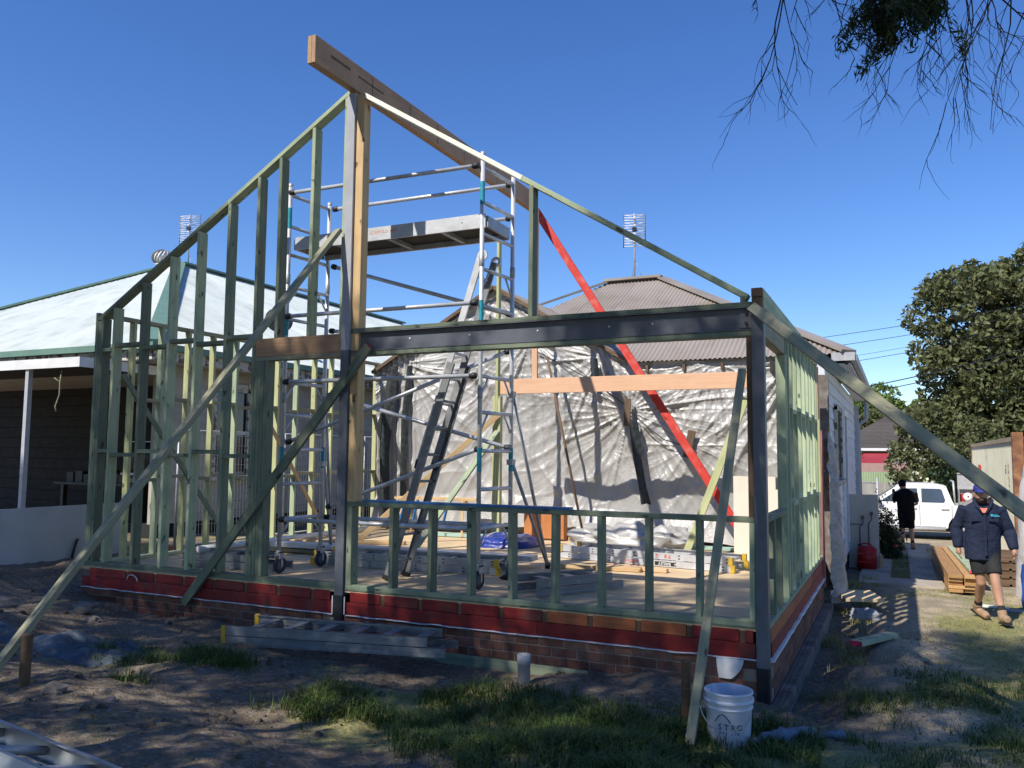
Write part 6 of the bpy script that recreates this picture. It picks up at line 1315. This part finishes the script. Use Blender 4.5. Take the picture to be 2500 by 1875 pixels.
for u_ in (.92, .97, 1.02, 1.07, 1.12, 1.17, 1.22):
    for _ in range(3): twig(tw, C0+ux*u_+Vector((0, q.uniform(-.1, .2), .1)), Vector((-.5+q.uniform(-.3, .4), 0, -1)).normalized(), .58*q.uniform(.6, 1), .004, 1, q, LP)
put('bare_twigs', tw, mat('dark_twig', (.03, .024, .02), rough=.9, bump=0, rnd=0), oh_)
LP = np.array([tuple(x) for x in LP]); LP = np.repeat(LP, 9, 0)+nr.normal(scale=.022, size=(len(LP)*9, 3)); LP = LP[LP[:, 2] < 4.75]
leaves('leafy_sprig', LP, .075, LF3, oh_, .16, 1.0)
# ================================================================ grass
def blades(P, h, lean=.5, w=.004):
    n = len(P); a = nr.random(n)*6.283; hh = h*(.45+.9*nr.random(n)); ln = lean*hh*(.3+1.1*nr.random(n)); d = np.stack([np.cos(a), np.sin(a), np.zeros(n)], 1); s = np.stack([-np.sin(a), np.cos(a), np.zeros(n)], 1)*w
    up = np.array([0, 0, 1.]); m1 = P+d*(ln*.3)[:, None]+up*(hh*.6)[:, None]; tip = P+d*ln[:, None]+up*(hh*(1-.25*nr.random(n)))[:, None]
    V = np.stack([P-s, P+s, m1-s*.7, m1+s*.7, tip], 1).reshape(-1, 3); k = np.arange(n)[:, None]*5
    return V, np.concatenate([k+np.array([0, 1, 3, 2])], 1), k+np.array([2, 3, 4])
def grass(name, label, P, h, m, lean=.5, w=.004):
    P = np.array([(x, y, gz(x, y)-.008) for x, y in P]); hv = h*np.array([max(.25, .9+1.1*noise.noise(Vector((x*2.6, y*2.6, 11)))) for x, y, _ in P]); V, Q, T = blades(P, hv, lean, w); me = bpy.data.meshes.new(name); me.from_pydata(V.tolist(), [], Q.tolist()+T.tolist()); me.update()
    o = put(name, me, m); return tag(o, label, 'grass', None, 'stuff')
GRS = leafmat('green_grass', (.075, .125, .022), (.05, .09, .018), (.14, .17, .05)); DRY = leafmat('dry_grass', (.28, .27, .1), (.36, .31, .15), (.19, .22, .07))
def scatter(n, fn, x0, x1, y0, y1):
    out = []
    while len(out) < n:
        x = rng.uniform(x0, x1); y = rng.uniform(y0, y1)
        if rng.random() < fn(x, y): out.append((x, y))
    return out
def dens(x, y):
    k = noise.fractal(Vector((x*1.6, y*1.6, 6)), 1, 2, 3)
    return max(0, min(1, 1.1-((y+1.95)/.95)**2-max(0, -x-1.5)*.7+1.3*k))
grass('grass_clumps', 'long dark green grass growing round the bucket and stake in the shade', scatter(24000, dens, -3.2, .5, -3.2, -.6), .105, GRS, .95)
grass('lawn', 'short patchy yellow-green lawn on the right of the yard', scatter(20000, lambda x, y: max(0, min(1, .12+1.6*noise.fractal(Vector((x*1.1, y*1.1, 2)), 1, 2, 3)+min(0, (x-.9)*2)+(.25 if y < 1 else 0))), .5, 3.6, -3.2, 8.5), .034, DRY, 1.1, .0032)
grass('right_grass', 'longer green grass in the shade at the lower right', scatter(22000, lambda x, y: max(0, min(1, .35+1.3*noise.fractal(Vector((x*1.3+5, y*1.3, 2)), 1, 2, 3)+(x-1.0)*.55-max(0, y-.8)*.5)), .55, 3.0, -3.0, 2.2), .075, GRS, 1.0)
grass('weed_tufts', 'tufts of grass on the bare dirt at the left', scatter(2600, lambda x, y: max(0, .8+.8*noise.noise(Vector((x*5,y*5,1)))-((x+4.95)**2*3+(y+1.95)**2*9), .9-((x+4.25)**2*4+(y+1.65)**2*9), .5-((x+4.2)**2*6+(y+2.55)**2*20)), -5.8, -3.4, -2.9, -1.1), .1, GRS, .9)
grass('wall_weeds', 'weeds along the trench and path edge beside the house', scatter(3500, lambda x, y: max(0, min(1, .1+1.3*noise.noise(Vector((x*3, y*2, 1)))+(.3 if y > 4.5 else 0))), .1, .62, .2, 8.6), .1, DRY, .7)
grass('path_grass', 'grass strip growing between the two concrete path strips', scatter(5000, lambda x, y: .9 if .8 < x < 1.09 else .05, .6, 1.3, 8.9, 15), .07, DRY, .8)
